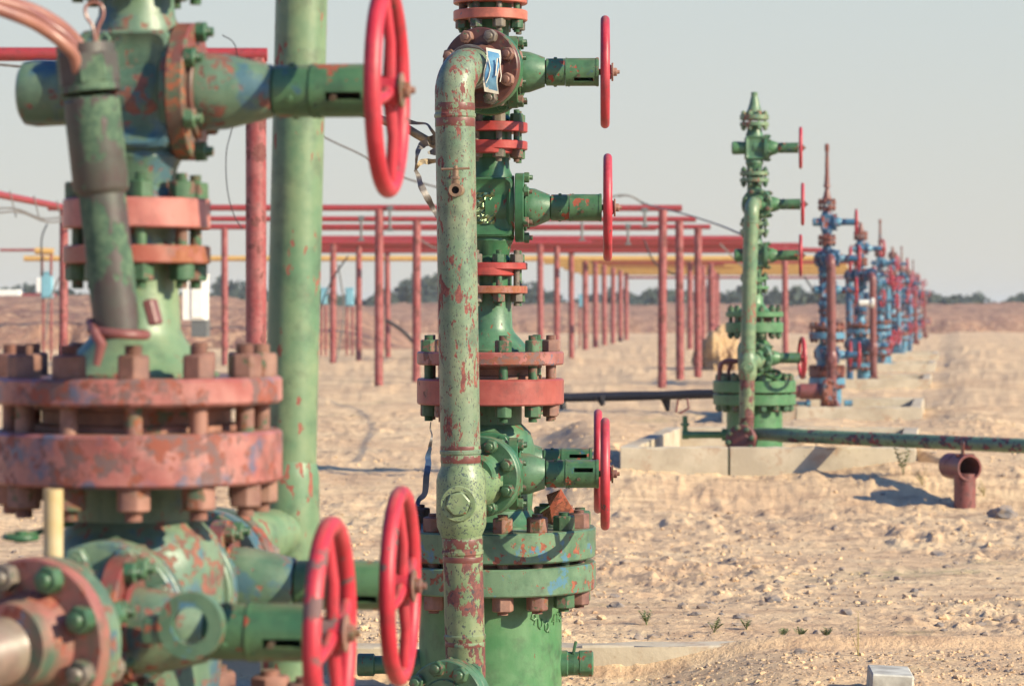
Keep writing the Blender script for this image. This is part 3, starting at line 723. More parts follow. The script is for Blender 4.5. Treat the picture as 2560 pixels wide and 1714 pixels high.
def stick_part(name, mat, x0, x1, y0, y1, off, nu=6, nv=14, wav=.002, seed=2, edge=None):
    rr = random.Random(seed); vs = []; fs = []
    for j in range(nv + 1):
        t = j / nv; py_ = y0 + (y1 - y0) * t
        for i in range(nu + 1):
            s_ = i / nu; px_ = x0 + (x1 - x0) * s_ + (edge(t) if edge else 0) - 6 * (t) + 3 * math.sin(t * 7)
            bulge = .012 * math.sin(math.pi * t) + rr.uniform(-wav, wav)
            p = P(px_, py_ + s_ * 7, 11.34 - .80 - off - bulge); vs.append(p - Vector(MAINLOC))
    for j in range(nv):
        for i in range(nu):
            a = j * (nu + 1) + i; fs.append((a, a + 1, a + nu + 2, a + nu + 1))
    k = len(vs); n_ = len(fs); vs += [p + Vector((0, .0012, 0)) for p in vs]; fs += [tuple(reversed([x + k for x in f])) for f in fs[:n_]]
    me = bpy.data.meshes.new(name); me.from_pydata([tuple(p) for p in vs], [], fs); me.update(); me.polygons.foreach_set('use_smooth', [True] * len(me.polygons)); return link(name, me, mat, st)
WHT = plain("sticker_white", (222, 216, 200), .4, c2=(210, 204, 190), sc=20); BLU = plain("sticker_blue", (64, 122, 170), .3, c2=(118, 164, 190), sc=22)
stick_part('backing', WHT, 1215, 1251, 119, 229, .0, wav=.0006)
stick_part('print', BLU, 1219, 1248, 127, 221, .003, wav=.0008, seed=5)
mst = MB()
def pxt(pts, off): return [P(a, b, 11.34 - .80 - off) - Vector(MAINLOC) for a, b in pts]
mst.tube(pxt([(1216, 138), (1222, 152), (1226, 172), (1222, 192), (1215, 208)], .016), .0016, 6)
mst.tube(pxt([(1243, 146), (1241, 168), (1239, 190)], .018), .0024, 6); mst.tube(pxt([(1248, 144), (1251, 170), (1253, 190), (1250, 205)], .012), .0018, 6)
mst.build('torn_edges', WHT, st)
# wrap of foil and wire round the upper neck
mw = MB()
for k in range(4):
    c = FC1 + n1 * (.125 + .018 * k); c.z = 2.345
    mw.torus(c, (n1 + Vector((0, 0, .08 * (k - 1.5)))).normalized(), .078 + .002 * k, .0016, 40, 6)
mw.build('binding_wire', TAPE, main)

# ---------- left foreground tree
CL = plain_cfg(GREEN_L, GREEN_L, REDF_L, PIPE_B, [NUT_B], WHEEL_W, casing=GREEN_L, bf=REDF_L, mf=REDF_L, mf2=REDF_L, s2a=REDF_R, s2b=REDF_M, s1a=REDF_M, s1b=REDF_M, bnuts=[NUT_B], mnuts=[NUT_B, NUT_R, NUT_B],
               snuts=[NUT_G], bonnet_nuts=[NUT_G], front_nuts=[NUT_S, NUT_G], neck=PIPE_B, bonnet=BONR, wingf=MIXF)
LL = Vector((-.757, 5.74, .035))
YAW[0] = 0.0; CL['dx'] = -.012
left, l_cs = build_tree(LL, R(-6), CL, .95, ext=.056, variant='left')
tag(left, 'blurred large green wellhead tree with wide pink flanges filling the left foreground', 'wellhead', 'wellhead trees in a row')
FL, nL = wing(left, -.45, .817, CL, .95, -1, slot_roll=97, ext=.042)
FR, nR = wing(left, .45, .817, CL, .95, 1, slot_roll=110, ext=.042)
# outlet pipe running toward the viewer
m = MB(); m.lathe([(.06, .085), (.10, .072), (.12, .062), (.85, .060)], FL, (nL + Vector((-.18, 0, -.10))).normalized(), 40); m.build('outlet_pipe', DIRTP, left)
# lug ring on the near valve
m = MB(); lc = Vector((.245, -.60, .845)); m.ring(lc, (-.05, -1, .02), .034, .060, -.014, .014, 40); m.rbox(lc + Vector((-.068, .02, -.01)), (.05, .05, .05), .01, 2); m.build('lifting_lug', GREEN_W, left)
# riser pipe behind, joined to the far valve
m = MB(); RZ = left.matrix_basis.to_3x3().inverted() if False else Matrix.Rotation(R(6), 3, 'Z')
def Lc(v): return RZ @ (Vector(v) - LL)
pb = P(724, 1340, 6.62); pt = P(755, -60, 6.62)
m.tube([Lc((pt.x + .02, 6.62, 3.2)), Lc(pt), Lc((pb.x, 6.62, 1.02)), Lc((pb.x, 6.62, .98))], .0605, 48)
rp_ = m.build('riser_pipe', PIPE_B, left)
m = MB()
pc = Lc((pb.x, 6.62, 0)); 
m.lathe([(1.06, .061), (1.04, .066), (1.02, .069), (.80, .070), (.78, .066), (.75, .062)], (pc.x, pc.y, 0), (0, 0, 1), 44)
e = FR + nR * .05; e.z = .87; q0 = Vector((pc.x, pc.y, .90)); m.lathe([(0, .058), ((e - q0).length * .4, .062), ((e - q0).length * .75, .080), ((e - q0).length, .088)], q0, e - q0, 44)
m.build('riser_tee', PIPE_B, rp_)
m = MB(); m.tube([(pc.x, pc.y, .76), Lc((P(702, 1680, 6.62).x, 6.62, .3)), Lc((P(695, 1680, 6.62).x, 6.62, -.3))], .0605, 40); m.build('lower_riser', PIPE_B, rp_)
# cable conduit strapped in front of the stack
ct, cb = Lc(P(217, 150, 5.42)), Lc(P(296, 846, 5.42)); cd = (cb - ct).normalized(); cl_ = (cb - ct).length
m = MB(); m.lathe([(0.075, .050), (.08, .0535), (cl_ * .46, .0535), (cl_ * .475, .050), (cl_ * .485, .0445), (cl_ - .03, .0445), (cl_, .043)], ct, cd, 44)
cdt = m.build('conduit', CONDUIT, left)
m = MB(); m.ring(ct - cd * .0, cd, .037, .055, -.02, .055, 40); m.hexn(ct, cd, .060, .05, .2, ch=.06); m.ring(ct, cd, .05, .0585, .052, .064, 40); 
m2 = MB(); m2.ring(ct, cd, .037, .0555, -.028, .05, 40)
hx = []
for k in range(6):
    pass
m2.lathe([(.048, .057), (.062, .058), (.064, .054)], ct, cd, 40, cap=False)
dd, uu, vv = basis(cd)
vs = []; fs = []
for (t, rr_) in ((-.012, .0555), (-.008, .060), (.046, .060), (.049, .056)):
    for k in range(8): a = k * math.pi / 4; vs.append(ct + dd * t + uu * math.cos(a) * rr_ + vv * math.sin(a) * rr_)
for i in range(3):
    for k in range(8): fs.append((i * 8 + k, i * 8 + (k + 1) % 8, (i + 1) * 8 + (k + 1) % 8, (i + 1) * 8 + k))
m2.add(vs, fs); m2.build('conduit_nut', CONDUIT, cdt)
m = MB(); m.lathe([(-.004, .036), (.01, .036)], ct, cd, 24); m.build('conduit_bore_shade', BORE_SHADE, cdt)  # black disc stands in for the shade down the conduit mouth
m = MB(); sc0 = cb - cd * .02
m.torus(sc0 + Vector((0, .01, -.008)), (cd + Vector((-.22, .0, -.1))).normalized(), .053, .0095, 40, 10); m.rbox(sc0 + Vector((.062, .03, .03)), (.02, .05, .05), .004, 1, Matrix.Rotation(R(-15), 3, 'Y'))
m.tube([sc0 + Vector((-.05, -.01, .012)), sc0 + Vector((-.032, -.045, -.008)), sc0 + Vector((-.018, -.05, -.03)), sc0 + Vector((-.028, -.05, -.07))], [.009, .010, .011, .007], 10)
m.build('conduit_strap', REDPIPE, cdt)
# bracket from stack to conduit
# small hanging parts of the foreground tree
m = MB(); p0 = Lc(P(133, 1222, 5.30)); p1 = Lc(P(133, 1405, 5.30)); m.tube([p0, p1], .0185, 20); m.build('bare_rod', CREAM, left)
m = MB(); c = Lc(P(52, 1342, 5.5)); m.torus(c, (0.03, .0, 1), .030, .006, 32, 8); m.lathe([(-.01, .012), (.012, .012)], c, (0, 0, 1), 12); m.tube([c + Vector((-.03, 0, 0)), c + Vector((.03, 0, 0))], .005, 8); m.tube([c, c + Vector((.07, .12, .02))], .006, 8); m.build('small_wheel', GREEN_D, left)
for i, ch in enumerate('OCO'):
    MB().tube([(-.052 + x * .026, -.1145, 1.925 - i * .042 + y * .034) for x, y in G[ch][0]], .004, 8).build('cast_letter', GREEN_L, left)
for i in range(6):
    MB().tube([(-.045 + .012 * (i % 3), -.118 + .006 * (i % 2), 1.78 - .014 * i), (-.02 + .012 * (i % 3), -.112, 1.775 - .014 * i)], .0045, 8).build('cast_mark', GREEN_L, left)

# cables from the conduit mouth
def cable(name, label, pts, r, mat, grp=None, cat='cable', seg=10, sm=6):
    """smooth cable through world points (Catmull-Rom)"""
    P_ = [Vector(p) for p in pts]; out = []
    for i in range(len(P_) - 1):
        a = P_[max(i - 1, 0)]; b = P_[i]; c = P_[i + 1]; d = P_[min(i + 2, len(P_) - 1)]
        for k in range(sm):
            t = k / sm; out.append(.5 * ((2 * b) + (c - a) * t + (2 * a - 5 * b + 4 * c - d) * t * t + (3 * b - a - 3 * c + d) * t ** 3))
    out.append(P_[-1]); o = MB().tube(out, r, seg).build(name, mat); tag(o, label, cat, grp); return o
mouth = P(215, 175, 5.42)
cable('cable', 'upper thick brown cable bending out of the tilted conduit at top left', [P(212, 190, 5.42), P(204, 128, 5.41), P(185, 95, 5.40), P(140, 56, 5.36), P(70, 20, 5.32), P(-60, -16, 5.25)], .0115, COPPER, 'brown cables out of the conduit', seg=14)
cable('cable', 'middle brown cable bending out of the tilted conduit at top left', [P(203, 190, 5.40), P(195, 135, 5.38), P(165, 92, 5.36), P(120, 60, 5.34), P(55, 22, 5.30), P(-60, -10, 5.24)], .0105, COPPER, 'brown cables out of the conduit', seg=14)
cable('cable', 'lowest brown cable bending out of the tilted conduit at top left', [P(196, 190, 5.38), P(186, 142, 5.36), P(160, 112, 5.34), P(115, 78, 5.32), P(60, 48, 5.28), P(-60, 4, 5.22)], .0115, COPPER, 'brown cables out of the conduit', seg=14)
cable('wire_loop', 'thin wire loop standing out of the dark conduit mouth', [P(238, 110, 5.42), P(232, 68, 5.42), P(216, 42, 5.42), P(214, 18, 5.42), P(232, 6, 5.42), P(254, 14, 5.42), P(258, 40, 5.42), P(246, 68, 5.42), P(241, 110, 5.42)], .0032, COPPER, cat='wire')

# ---------- second tree and the row behind
C2 = plain_cfg(GREEN, GREEN_C, GREEN_C, PIPE_B, [NUT_G], WHEEL, bf=GREEN_C, cap=PIPE_B, bnuts=[NUT_G], bonnet=GREEN, s1a=PIPE_B, s1b=PIPE_B, t=PIPE_B)
T2 = Vector((2.463, 28.9, .135))
YAW[0] = R(5.5)
t2, _c2 = build_tree(T2, R(0), C2, .5, variant='second')
tag(t2, 'all green wellhead tree behind the low concrete wall with four red wheels', 'wellhead', 'wellhead trees in a row')
A1, _ = wing(t2, -.45, 2.352, C2, .5, -1, fmat=GREEN); YAW[0] = R(-3.5); A0, _ = wing(t2, -.45, .817, C2, .5, -1, fmat=GREEN); YAW[0] = R(5.5)
_, fc2, hb2 = vertical_pipe(t2, (PIPE_B, PIPE_B, PIPE_R, REDPIPE), .5, A1, A0, xs=((2.3, -.10), (.73, -.14), (.2, -.15)))
m = MB(); m.tube([(-.36, -.12, .58), (-.36, -.12, .70), (-.34, -.12, .76), (-.30, -.12, .78), (-.02, -.12, .78)], .026, 12); m.tube([(-.27, -.1, .58), (-.27, -.1, .68), (-.24, -.1, .76)], .02, 10); m.build('lifting_handle', REDPIPE, t2)
m = MB(); m.ring((.16, -.33, .64), (0, -.5, 1), .055, .085, 0, .03, 24); m.tube([(.08, -.3, .66), (.1, -.34, .76)], .02, 8); m.build('shackle', GREEN_C, t2)

C3 = plain_cfg(BLUED, BLUEP, RUSTF, REDPIPE, [NUT_B], WHEEL, casing=BLUEP, bf=RUSTF, mf=BLUEP, mf2=RUSTF, s1a=BLUEP, s1b=BLUED, s2a=RUSTF, s2b=BLUED, t=RUSTF, yoke=BLUED, sleeve=BLUED, cap=RUSTF, neck=BLUEP, wingf=BLUED, bonnet=BLUED)
def far_tree(loc, rz, variant):
    t, _x = build_tree(loc, rz, C3, .28, variant=variant)
    a1, _ = wing(t, -.45, 2.352, C3, .28, -1); a0, _ = wing(t, -.45, .817, C3, .28, -1); wing(t, .45, .817, C3, .28, 1); wing(t, .45, 2.352, C3, .28, 1)
    m = MB(); m.tube([(.05, .80, 2.34), (.06, .86, 2.28), (.07, .87, 2.2), (.09, .88, .8), (.10, .88, -.2)], .075, 12); m.build('rear_pipe', BLUED, t)
    vertical_pipe(t, (REDPIPE, REDPIPE, REDPIPE, REDPIPE), .3, a1, a0, xs=((2.3, -.06), (.73, -.05), (.2, -.04))); return t
T3 = Vector((5.06, 45.7, -.11))
t3 = far_tree(T3, R(2), 'far')
# spire variant cap for the nearest blue tree is its own long cap
m = MB(); m.lathe([(3.50, .06), (3.56, .045), (3.70, .034), (3.90, .03), (4.06, .026), (4.10, .038), (4.18, .036), (4.20, .02)], (0, 0, 0), (0, 0, 1), 16); m.build('spire', RUSTF, t3)
tag(t3, 'blue wellhead tree with tall rusty spire and brown-red pipe, just behind the all green one', 'wellhead', 'wellhead trees in a row')
index_kids()
ords = ['second', 'third', 'fourth', 'fifth', 'sixth', 'seventh', 'eighth']
for i in range(7):
    t = copy_tree(t3)
    k = i + 1; t.location = (T3.x + 2.6 * k, T3.y + 16.8 * k, -.12 + rnd.uniform(-.1, .1)); t.rotation_euler = (0, 0, R((14, -16, 9, -22, 18, -10, 24, -18)[i])); t.scale = (1.06, 1.06, (1.0, .97, 1.03, .95)[i % 4])
    tag(t, ('%s of the blurred blue and red wellheads receding behind the spired blue one' % ords[i]) if i < 6 else 'farthest blurred wellhead at the end of the blue and red row', 'wellhead', 'wellhead trees in a row')
    for ch in t.children:
        if i % 3 == 1 and ch.data and ch.data.materials and ch.material_slots[0].material == BLUED: ch.material_slots[0].link = 'OBJECT'; ch.material_slots[0].material = BLUEP
        if i % 3 == 2 and ch.data and ch.data.materials and ch.material_slots[0].material == REDPIPE: ch.material_slots[0].link = 'OBJECT'; ch.material_slots[0].material = BLUEP
    for ch in [c for c in t.children if c.name.startswith('spire')]:
        if i % 2 == 0: bpy.data.objects.remove(ch)

o = MB().tube([P(2148, 757, 60.5), P(2180, 757, 60.5)], .07, 14).lathe([(-.03, .11), (.03, .11)], P(2182, 757, 60.5), (1, 0, 0), 14).build('white_pipe_stub', plain('white_gloss', (230, 228, 220), .3)); tag(o, 'short bright white pipe stub among the blue and red wellheads', 'pipe')
# ------------------------------------------------------------------ ground
def vnoise(x, y, seed=0):
    xi = np.floor(x).astype(np.int64); yi = np.floor(y).astype(np.int64); xf = x - xi; yf = y - yi
    def h(a, b):
        n = (a * 374761393 + b * 668265263 + seed * 1442695041) & 0x7fffffff
        n = ((n ^ (n >> 13)) * 1274126177) & 0x7fffffff
        return ((n ^ (n >> 16)) & 0xffff) / 65535.0
    u = xf * xf * (3 - 2 * xf); v = yf * yf * (3 - 2 * yf)
    return (h(xi, yi) * (1 - u) + h(xi + 1, yi) * u) * (1 - v) + (h(xi, yi + 1) * (1 - u) + h(xi + 1, yi + 1) * u) * v
def fbm(x, y, o, seed):
    s = 0; a = 1; t = 0
    for i in range(o): s = s + a * vnoise(x * 2 ** i + 17.3 * i, y * 2 ** i - 9.1 * i, seed + i); t += a; a *= .5
    return s / t - .5
def sm(x, a, b):
    t = np.clip((x - a) / (b - a), 0, 1); return t * t * (3 - 2 * t)
ROWX = lambda Y: 2.463 + (Y - 28.9) * .1548
def ground_z(x, y, fine=True):
    b = np.interp(y, [-60, 8, 12.15, 12.5, 14, 17, 20, 25.6, 29, 34, 44, 60, 3000], [-.10, -.10, -.10, -.015, -.05, -.16, -.28, -.36, -.33, -.30, -.30, -.30, -.30])
    b = b - .035 * sm(y, 9, 11) * (1 - sm(y, 12.15, 12.3)) + sm(x, .45, 1.2) * .13 * (1 - sm(y, 12.2, 12.5)) * sm(y, 9.5, 11.8)
    b = b + (.235 + .04 * np.sin(x * 2.1) + .05 * sm(x, 3.0, 3.9)) * sm(y, 25.0, 27.3) * (1 - sm(y, 36, 40)) * sm(x, .2, 1.0) * (1 - sm(x, 5.2, 7.5))
    pit = sm(y, 27.35, 27.5) * (1 - sm(y, 31.6, 31.75)) * sm(x, 1.12, 1.2) * (1 - sm(x, 4.15, 4.3)); b = b - pit * .12
    rx = ROWX(y)
    b = b + .12 * sm(x - rx, 1.3, 2.5) * (1 - sm(x - rx, 5, 9)) * sm(y, 33, 38)
    d = np.maximum(1.0, y / 12.0)
    b = b + fbm(x / 2.3, y / 2.3, 3, 5) * .10 * sm(y, 12.4, 15) * (1 - sm(y, 150, 400))
    amp = .35 + .65 * sm(fbm(x / 1.1, y / 2.4, 2, 50), -.15, .2)
    if fine:
        k = sm(y, 12.35, 13)
        c1 = np.maximum(0, fbm(x / .19, y / .30, 3, 11)) ** 1.0
        b = b + c1 * .075 * amp * (.25 + .75 * k) + np.maximum(0, fbm(x / .16, y / .22, 4, 91) - .10) * .15 * amp * (.3 + .7 * k)
        b = b - np.maximum(0, fbm(x / .34, y / .5, 2, 23) - .12) * .16 * amp * k
        b = b + np.maximum(0, fbm(x / .045, y / .06, 2, 31) - .05) * .045 * amp
        b = b + np.abs(fbm(x / .7, y / .4, 3, 71)) * .11 * sm(y, 18, 24) * (1 - sm(y, 90, 140)) * (1 - .75 * sm(y, 24, 25.5) * (1 - sm(y, 30, 34)) * sm(x, 0, 1)) + np.maximum(0, fbm(x / 1.7, y / 1.7, 4, 81)) * .35 * sm(y, 36, 60) * (1 - sm(y, 120, 190))
    return b
rows = [-60, -20, 0, 5, 8, 9]
y = 9.6
while y < 48: rows.append(y); y += .036 * (y / 12.0) ** 1.55
while y < 3200: rows.append(y); y *= 1.035
rows = np.array(rows); uc = np.linspace(-.215, .215, 620)
us = np.concatenate([-np.array([9, 5, 3, 1.8, 1.1, .7, .45, .32, .26, .235, .225]), uc, np.array([.225, .235, .26, .32, .45, .7, 1.1, 1.8, 3, 5, 9])])
UU, YY = np.meshgrid(us, rows); XX = UU * np.maximum(YY, 9.6)
ZZ = ground_z(XX, YY)
nr, nc = ZZ.shape
co = np.stack([XX, YY, ZZ], -1).reshape(-1, 3)
idx = np.arange(nr * nc).reshape(nr, nc)
qf = np.stack([idx[:-1, :-1], idx[:-1, 1:], idx[1:, 1:], idx[1:, :-1]], -1).reshape(-1, 4)
me = bpy.data.meshes.new('ground'); me.vertices.add(len(co)); me.vertices.foreach_set('co', co.ravel())
me.loops.add(qf.size); me.loops.foreach_set('vertex_index', qf.ravel()); me.polygons.add(len(qf))
me.polygons.foreach_set('loop_start', np.arange(0, qf.size, 4)); me.polygons.foreach_set('loop_total', np.full(len(qf), 4)); me.update(calc_edges=True)
me.polygons.foreach_set('use_smooth', np.ones(len(qf), bool))
gr = link('ground', me, SAND); tag(gr, 'pale bumpy sandy ground', kind='structure')
def gz(x, y): return float(ground_z(np.array([float(x)]), np.array([float(y)]), True)[0])
def gzs(x, y): return float(ground_z(np.array([float(x)]), np.array([float(y)]), False)[0])

# embankment along the horizon
def ridge(name, label, y0, y1, x0, x1, h, nx, ny, mat, seed, amp=.35):
    vs = []; fs = []
    for j in range(ny + 1):
        t = j / ny; y = y0 + (y1 - y0) * t
        for i in range(nx + 1):
            x = x0 + (x1 - x0) * i / nx; s = max(0, math.sin(math.pi * min(1, max(0, t)) )) ** .45
            e = min(1, min(i, nx - i) / (nx * .06 + 1e-6)) ** .8
            n = mnoise.fractal(Vector((x * .12, y * .12, seed)), .9, 2.1, 4); n2 = mnoise.fractal(Vector((x * .6, y * .5, seed + 5)), .8, 2.1, 3)
            hh = h(x) if callable(h) else h
            vs.append((x, y + n2 * 1.2, -.5 + (hh + .2 + n * amp + n2 * amp * .45) * s * e))
    for j in range(ny):
        for i in range(nx):
            a = j * (nx + 1) + i; fs.append((a, a + 1, a + nx + 2, a + nx + 1))
    me = bpy.data.meshes.new(name); me.from_pydata(vs, [], fs); me.update(); me.polygons.foreach_set('use_smooth', [True] * len(me.polygons))
    return tag(link(name, me, mat), label, kind='structure')
ridge('embankment', 'long low brown earth bank along the horizon', 196, 235, -110, 120, 1.95, 420, 16, BANK, 2)
ridge('hill', 'nearer earth bank at the far left', 118, 150, -60, -4, lambda x: 2.35 if x < -15 else 1.5 + (x + 4) * -.077, 220, 16, BANK, 7, .32)

# dirt pile beside the second tree
def lump(name, label, C, s, seed, mat, kind='structure', cat=None):
    bm = bmesh.new(); bmesh.ops.create_icosphere(bm, subdivisions=5, radius=1)
    for v in bm.verts:
        n = mnoise.fractal(v.co * 1.6 + Vector((seed, 0, 0)), .8, 2.2, 5); v.co = Vector((v.co.x * s[0], v.co.y * s[1], v.co.z * s[2])) * (1 + .30 * n)
    me = bpy.data.meshes.new(name); bm.to_mesh(me); bm.free(); o = link(name, me, mat); o.location = C; return tag(o, label, cat, None, kind)
lump('dirt_mound', 'pale dirt mound left of the all green wellhead', P(1795, 925, 80) + Vector((0, 0, -.1)), (.72, 1.1, 1.25), 3, MOUND)

# gravel: many small stones on the sand
vs = []; fs = []
bm = bmesh.new(); bmesh.ops.create_icosphere(bm, subdivisions=1, radius=1); bv = [v.co.copy() for v in bm.verts]; bf = [tuple(x.index for x in f.verts) for f in bm.faces]; bm.free()
def stone(x, y, z, r):
    q = Matrix.Rotation(rnd.uniform(0, 6.28), 3, 'Z') @ Matrix.Rotation(rnd.uniform(-.5, .5), 3, 'X'); s = (r * rnd.uniform(.8, 1.5), r * rnd.uniform(.7, 1.2), r * rnd.uniform(.45, .9)); n0_ = len(vs)
    for v in bv:
        k = 1 + rnd.uniform(-.22, .22); p = q @ Vector((v.x * s[0] * k, v.y * s[1] * k, v.z * s[2] * k)); vs.append((x + p.x, y + p.y, z + p.z))
    for f in bf: fs.append(tuple(i + n0_ for i in f))
N = 1900; ys = 12.6 + 20 * np.random.RandomState(3).rand(N) ** 1.7; us_ = np.random.RandomState(4).uniform(-.2, .2, N); zs_ = ground_z(us_ * ys, ys)
rr_ = np.random.RandomState(5).rand(N)
for i in range(N): stone(us_[i] * ys[i], ys[i], zs_[i] + .002, .006 + .028 * rr_[i] ** 7)
ys = np.random.RandomState(6).uniform(10.3, 12.1, 700); us_ = np.random.RandomState(7).uniform(0, .2, 700); zs_ = ground_z(us_ * ys, ys)
for i in range(700): stone(us_[i] * ys[i], ys[i], zs_[i] + .001, .004 + .010 * rnd.random() ** 3)
me = bpy.data.meshes.new('gravel'); me.from_pydata(vs, [], fs); me.update()
gravel_mesh = me
vs = []; fs = []
N = 5500; ys = 12.5 + 26 * np.random.RandomState(13).rand(N) ** 1.6; us_ = np.random.RandomState(14).uniform(-.2, .2, N)
keep = fbm(us_ * ys / .9, ys / 1.6, 3, 77) > -.06
us_ = us_[keep]; ys = ys[keep]; zs_ = ground_z(us_ * ys, ys); rr_ = np.random.RandomState(15).rand(len(ys))
for i in range(len(ys)): stone(us_[i] * ys[i], ys[i], zs_[i] + .003, .008 + .020 * rr_[i] ** 5)
ys = np.random.RandomState(16).uniform(10.2, 12.1, 1500); us_ = np.random.RandomState(17).uniform(0, .2, 1500); zs_ = ground_z(us_ * ys, ys)
for i in range(1500): stone(us_[i] * ys[i], ys[i], zs_[i] + .001, .004 + .012 * rnd.random() ** 4)
me = bpy.data.meshes.new('clods'); me.from_pydata(vs, [], fs); me.update()
tag(link('clods', me, SAND), 'small crumbled sand clods over the ground', 'clods', kind='stuff')
me = gravel_mesh
STONE = plain("stone", (168, 146, 124), .9, c2=(92, 92, 98), sc=6, rand=False)
tag(link('gravel', me, STONE), 'small grey stones and clods scattered over the sand', 'gravel', kind='stuff')
def rock(label, px, py, Y, r, seed):
    p = P(px, py, Y); x = p.x; z = gz(x, Y)
    bm = bmesh.new(); bmesh.ops.create_icosphere(bm, subdivisions=2, radius=1); rr = random.Random(seed)
    for v in bm.verts:
        n = mnoise.noise(v.co * 1.3 + Vector((seed, 0, 0))); v.co = Vector((v.co.x * 1.3, v.co.y, v.co.z * .7)) * (1 + .5 * n) * r
    me = bpy.data.meshes.new('stone'); bm.to_mesh(me); bm.free(); o = link('stone', me, STONE); o.location = (x, Y, z + r * .25)
    tag(o, label, 'stone', 'larger stones on the sand')

# ------------------------------------------------------------------ concrete walls round the well cellars
def kerb(name, label, a, b, w_, z0, z1, grp=None, n=None, par=None):
    a = Vector((a[0], a[1], 0)); b = Vector((b[0], b[1], 0)); d = b - a; L_ = d.length; ang = math.atan2(d.y, d.x)
    bm = bmesh.new(); n = n or max(2, int(L_ / .11)); d.normalize(); s = Vector((-d.y, d.x, 0)); vs = []; fs = []
    for i in range(n + 1):
        c = a + d * (L_ * i / n)
        for (o_, z) in ((-w_ / 2, z0), (-w_ / 2, z1 - .008), (-w_ / 2 + .008, z1), (w_ / 2 - .008, z1), (w_ / 2, z1 - .008), (w_ / 2, z0)):
            vs.append(c + s * (o_ + rnd.uniform(-.004, .004)) + Vector((0, 0, z + ((rnd.uniform(-.005, .003) - (.02 if rnd.random() < .08 else 0)) if z > z0 else 0))))
    for i in range(n):
        for k in range(5): fs.append((i * 6 + k, i * 6 + k + 1, (i + 1) * 6 + k + 1, (i + 1) * 6 + k))
    fs.append((5, 4, 3, 2, 1, 0)); e = n * 6; fs.append((e, e + 1, e + 2, e + 3, e + 4, e + 5)); bm.free()
    m = MB(); m.add(vs, fs); o = m.build(name, CONC, par, sharp=25)
    if par is None: tag(o, label, 'concrete wall', grp)
    return o
kerb('concrete_kerb', 'low concrete kerb half buried in sand behind the sharp green wellhead', (-1.6, 12.22), (2.2, 12.38), .14, -.3, .0)
def cellar(label, x0, x1, y0, y1, dx, z0, z1, joint=True):
    r = empty('concrete_cellar', ((x0 + x1) / 2, y0, z1)); tag(r, label, 'concrete cellar', 'concrete cellar walls round the wells')
    sx = dx * (y1 - y0)
    def K(a, b, w_=.16):
        o = kerb('wall', '', a, b, w_, z0, z1, par=r); o.location = -Vector(r.location); return o
    mid = x0 + (x1 - x0) * .36
    K((x0 - .08, y0), (mid - .012, y0)); K((mid + .012, y0), (x1 + .08, y0))
    K((x0 + sx - .08, y1), (x1 + sx + .08, y1)); K((x0, y0 + .081), (x0 + sx * .97, y1 - .081)); K((x1, y0 + .081), (x1 + sx * .97, y1 - .081))
    return r
cellar('pale concrete cellar wall in front of the all green wellhead', 1.12, 3.78, 27.3, 31.8, .1548, -.5, .12)
cellar('concrete cellar wall round the spired blue wellhead', 3.3, 6.2, 43.6, 48.0, .1548, -.7, -.06)
for i in range(3):
    k = i + 1; cellar('concrete cellar wall round the %s wellhead of the blurred blue row' % ords[i], 3.4 + 2.6 * k, 6.2 + 2.6 * k, 43.6 + 16.8 * k, 48 + 16.8 * k, .1548, -.7, -.05)

# ------------------------------------------------------------------ things round the second tree
# ground pipeline from the foot of tree two to the right
m = MB(); a = Vector((fc2.x, fc2.y, fc2.z)) + T2
pa = P(1890, 1084, 28.05); pb_ = P(2640, 1118, 25.15)
m.tube([pa, pa.lerp(pb_, .08), pa.lerp(pb_, .085), pa.lerp(pb_, .155), pa.lerp(pb_, .16), pa.lerp(pb_, .5), pb_], [.064, .064, .071, .071, .066, .066, .066], 24)
pl = m.build('pipeline', GP); tag(pl, 'green pipe with red and black peeling paint running right from the all green wellhead', 'pipe')
# support post
pp = P(2412, 1290, 25.45); pz = pa.lerp(pb_, (2412 - 1890) / 750.0)
rt = empty('pipe_support', (pp.x, 25.45, gzs(pp.x, 25.45))); tag(rt, 'rusty red pipe stub post with an open tee on top under the ground pipe', 'pipe support')
gzv = gzs(pp.x, 25.45)
topz = pz.z - .075 - gzv
m = MB(); m.tube([(0, 0, -.2), (0, 0, topz - .17)], .098, 32); m.build('post', REDPIPE, rt)
ax = Vector((.30, -1, 0)).normalized(); cz = topz - .115
m = MB(); m.ring((.0, 0, cz), ax, .100, .117, -.30, .10, 36); m.disc((0, 0, cz), ax, .112, -.31, -.29, .004, 30); m.build('open_tee', REDPIPE, rt)
m = MB(); m.rbox((0, 0, topz - .005), (.16, .10, .02), .003, 1); m.rbox((-.02, 0, topz + .05), (.012, .14, .14), .003, 1); m.build('saddle', RUSTF, rt)
# black insulated pipe lying behind the main tree
m = MB(); pts = [P(1340, 992, 30.6), P(1430, 993, 30.6), P(1560, 990, 30.5), P(1660, 988, 30.4), P(1740, 985, 30.3), P(1800, 984, 30.2)]
m.tube(pts, [.050, .048, .052, .047, .052, .048], 16)
for (x0_, dz) in ((1500, -.10), (1663, -.16), (1700, -.02)):
    p = P(x0_, 990, 30.45); m.tube([p, p + Vector((.03, 0, dz))], [.06, .02], 8)
m.tube([P(1405, 1005, 30.6), P(1408, 1022, 30.6)], .04, 8)
bp = m.build('insulated_pipe', BITUM); tag(bp, 'black wrapped pipe held above the sand left of the all green wellhead', 'pipe')
m = MB(); m.tube([P(1695, 998, 30.2), P(1690, 1030, 30.2), P(1700, 1033, 30.2), P(1722, 1020, 30.2), P(1718, 996, 30.2)], .012, 8); o = m.build('rod_bracket', REDPIPE); tag(o, 'bent thin rusty rod hanging under the black wrapped pipe', 'bracket')
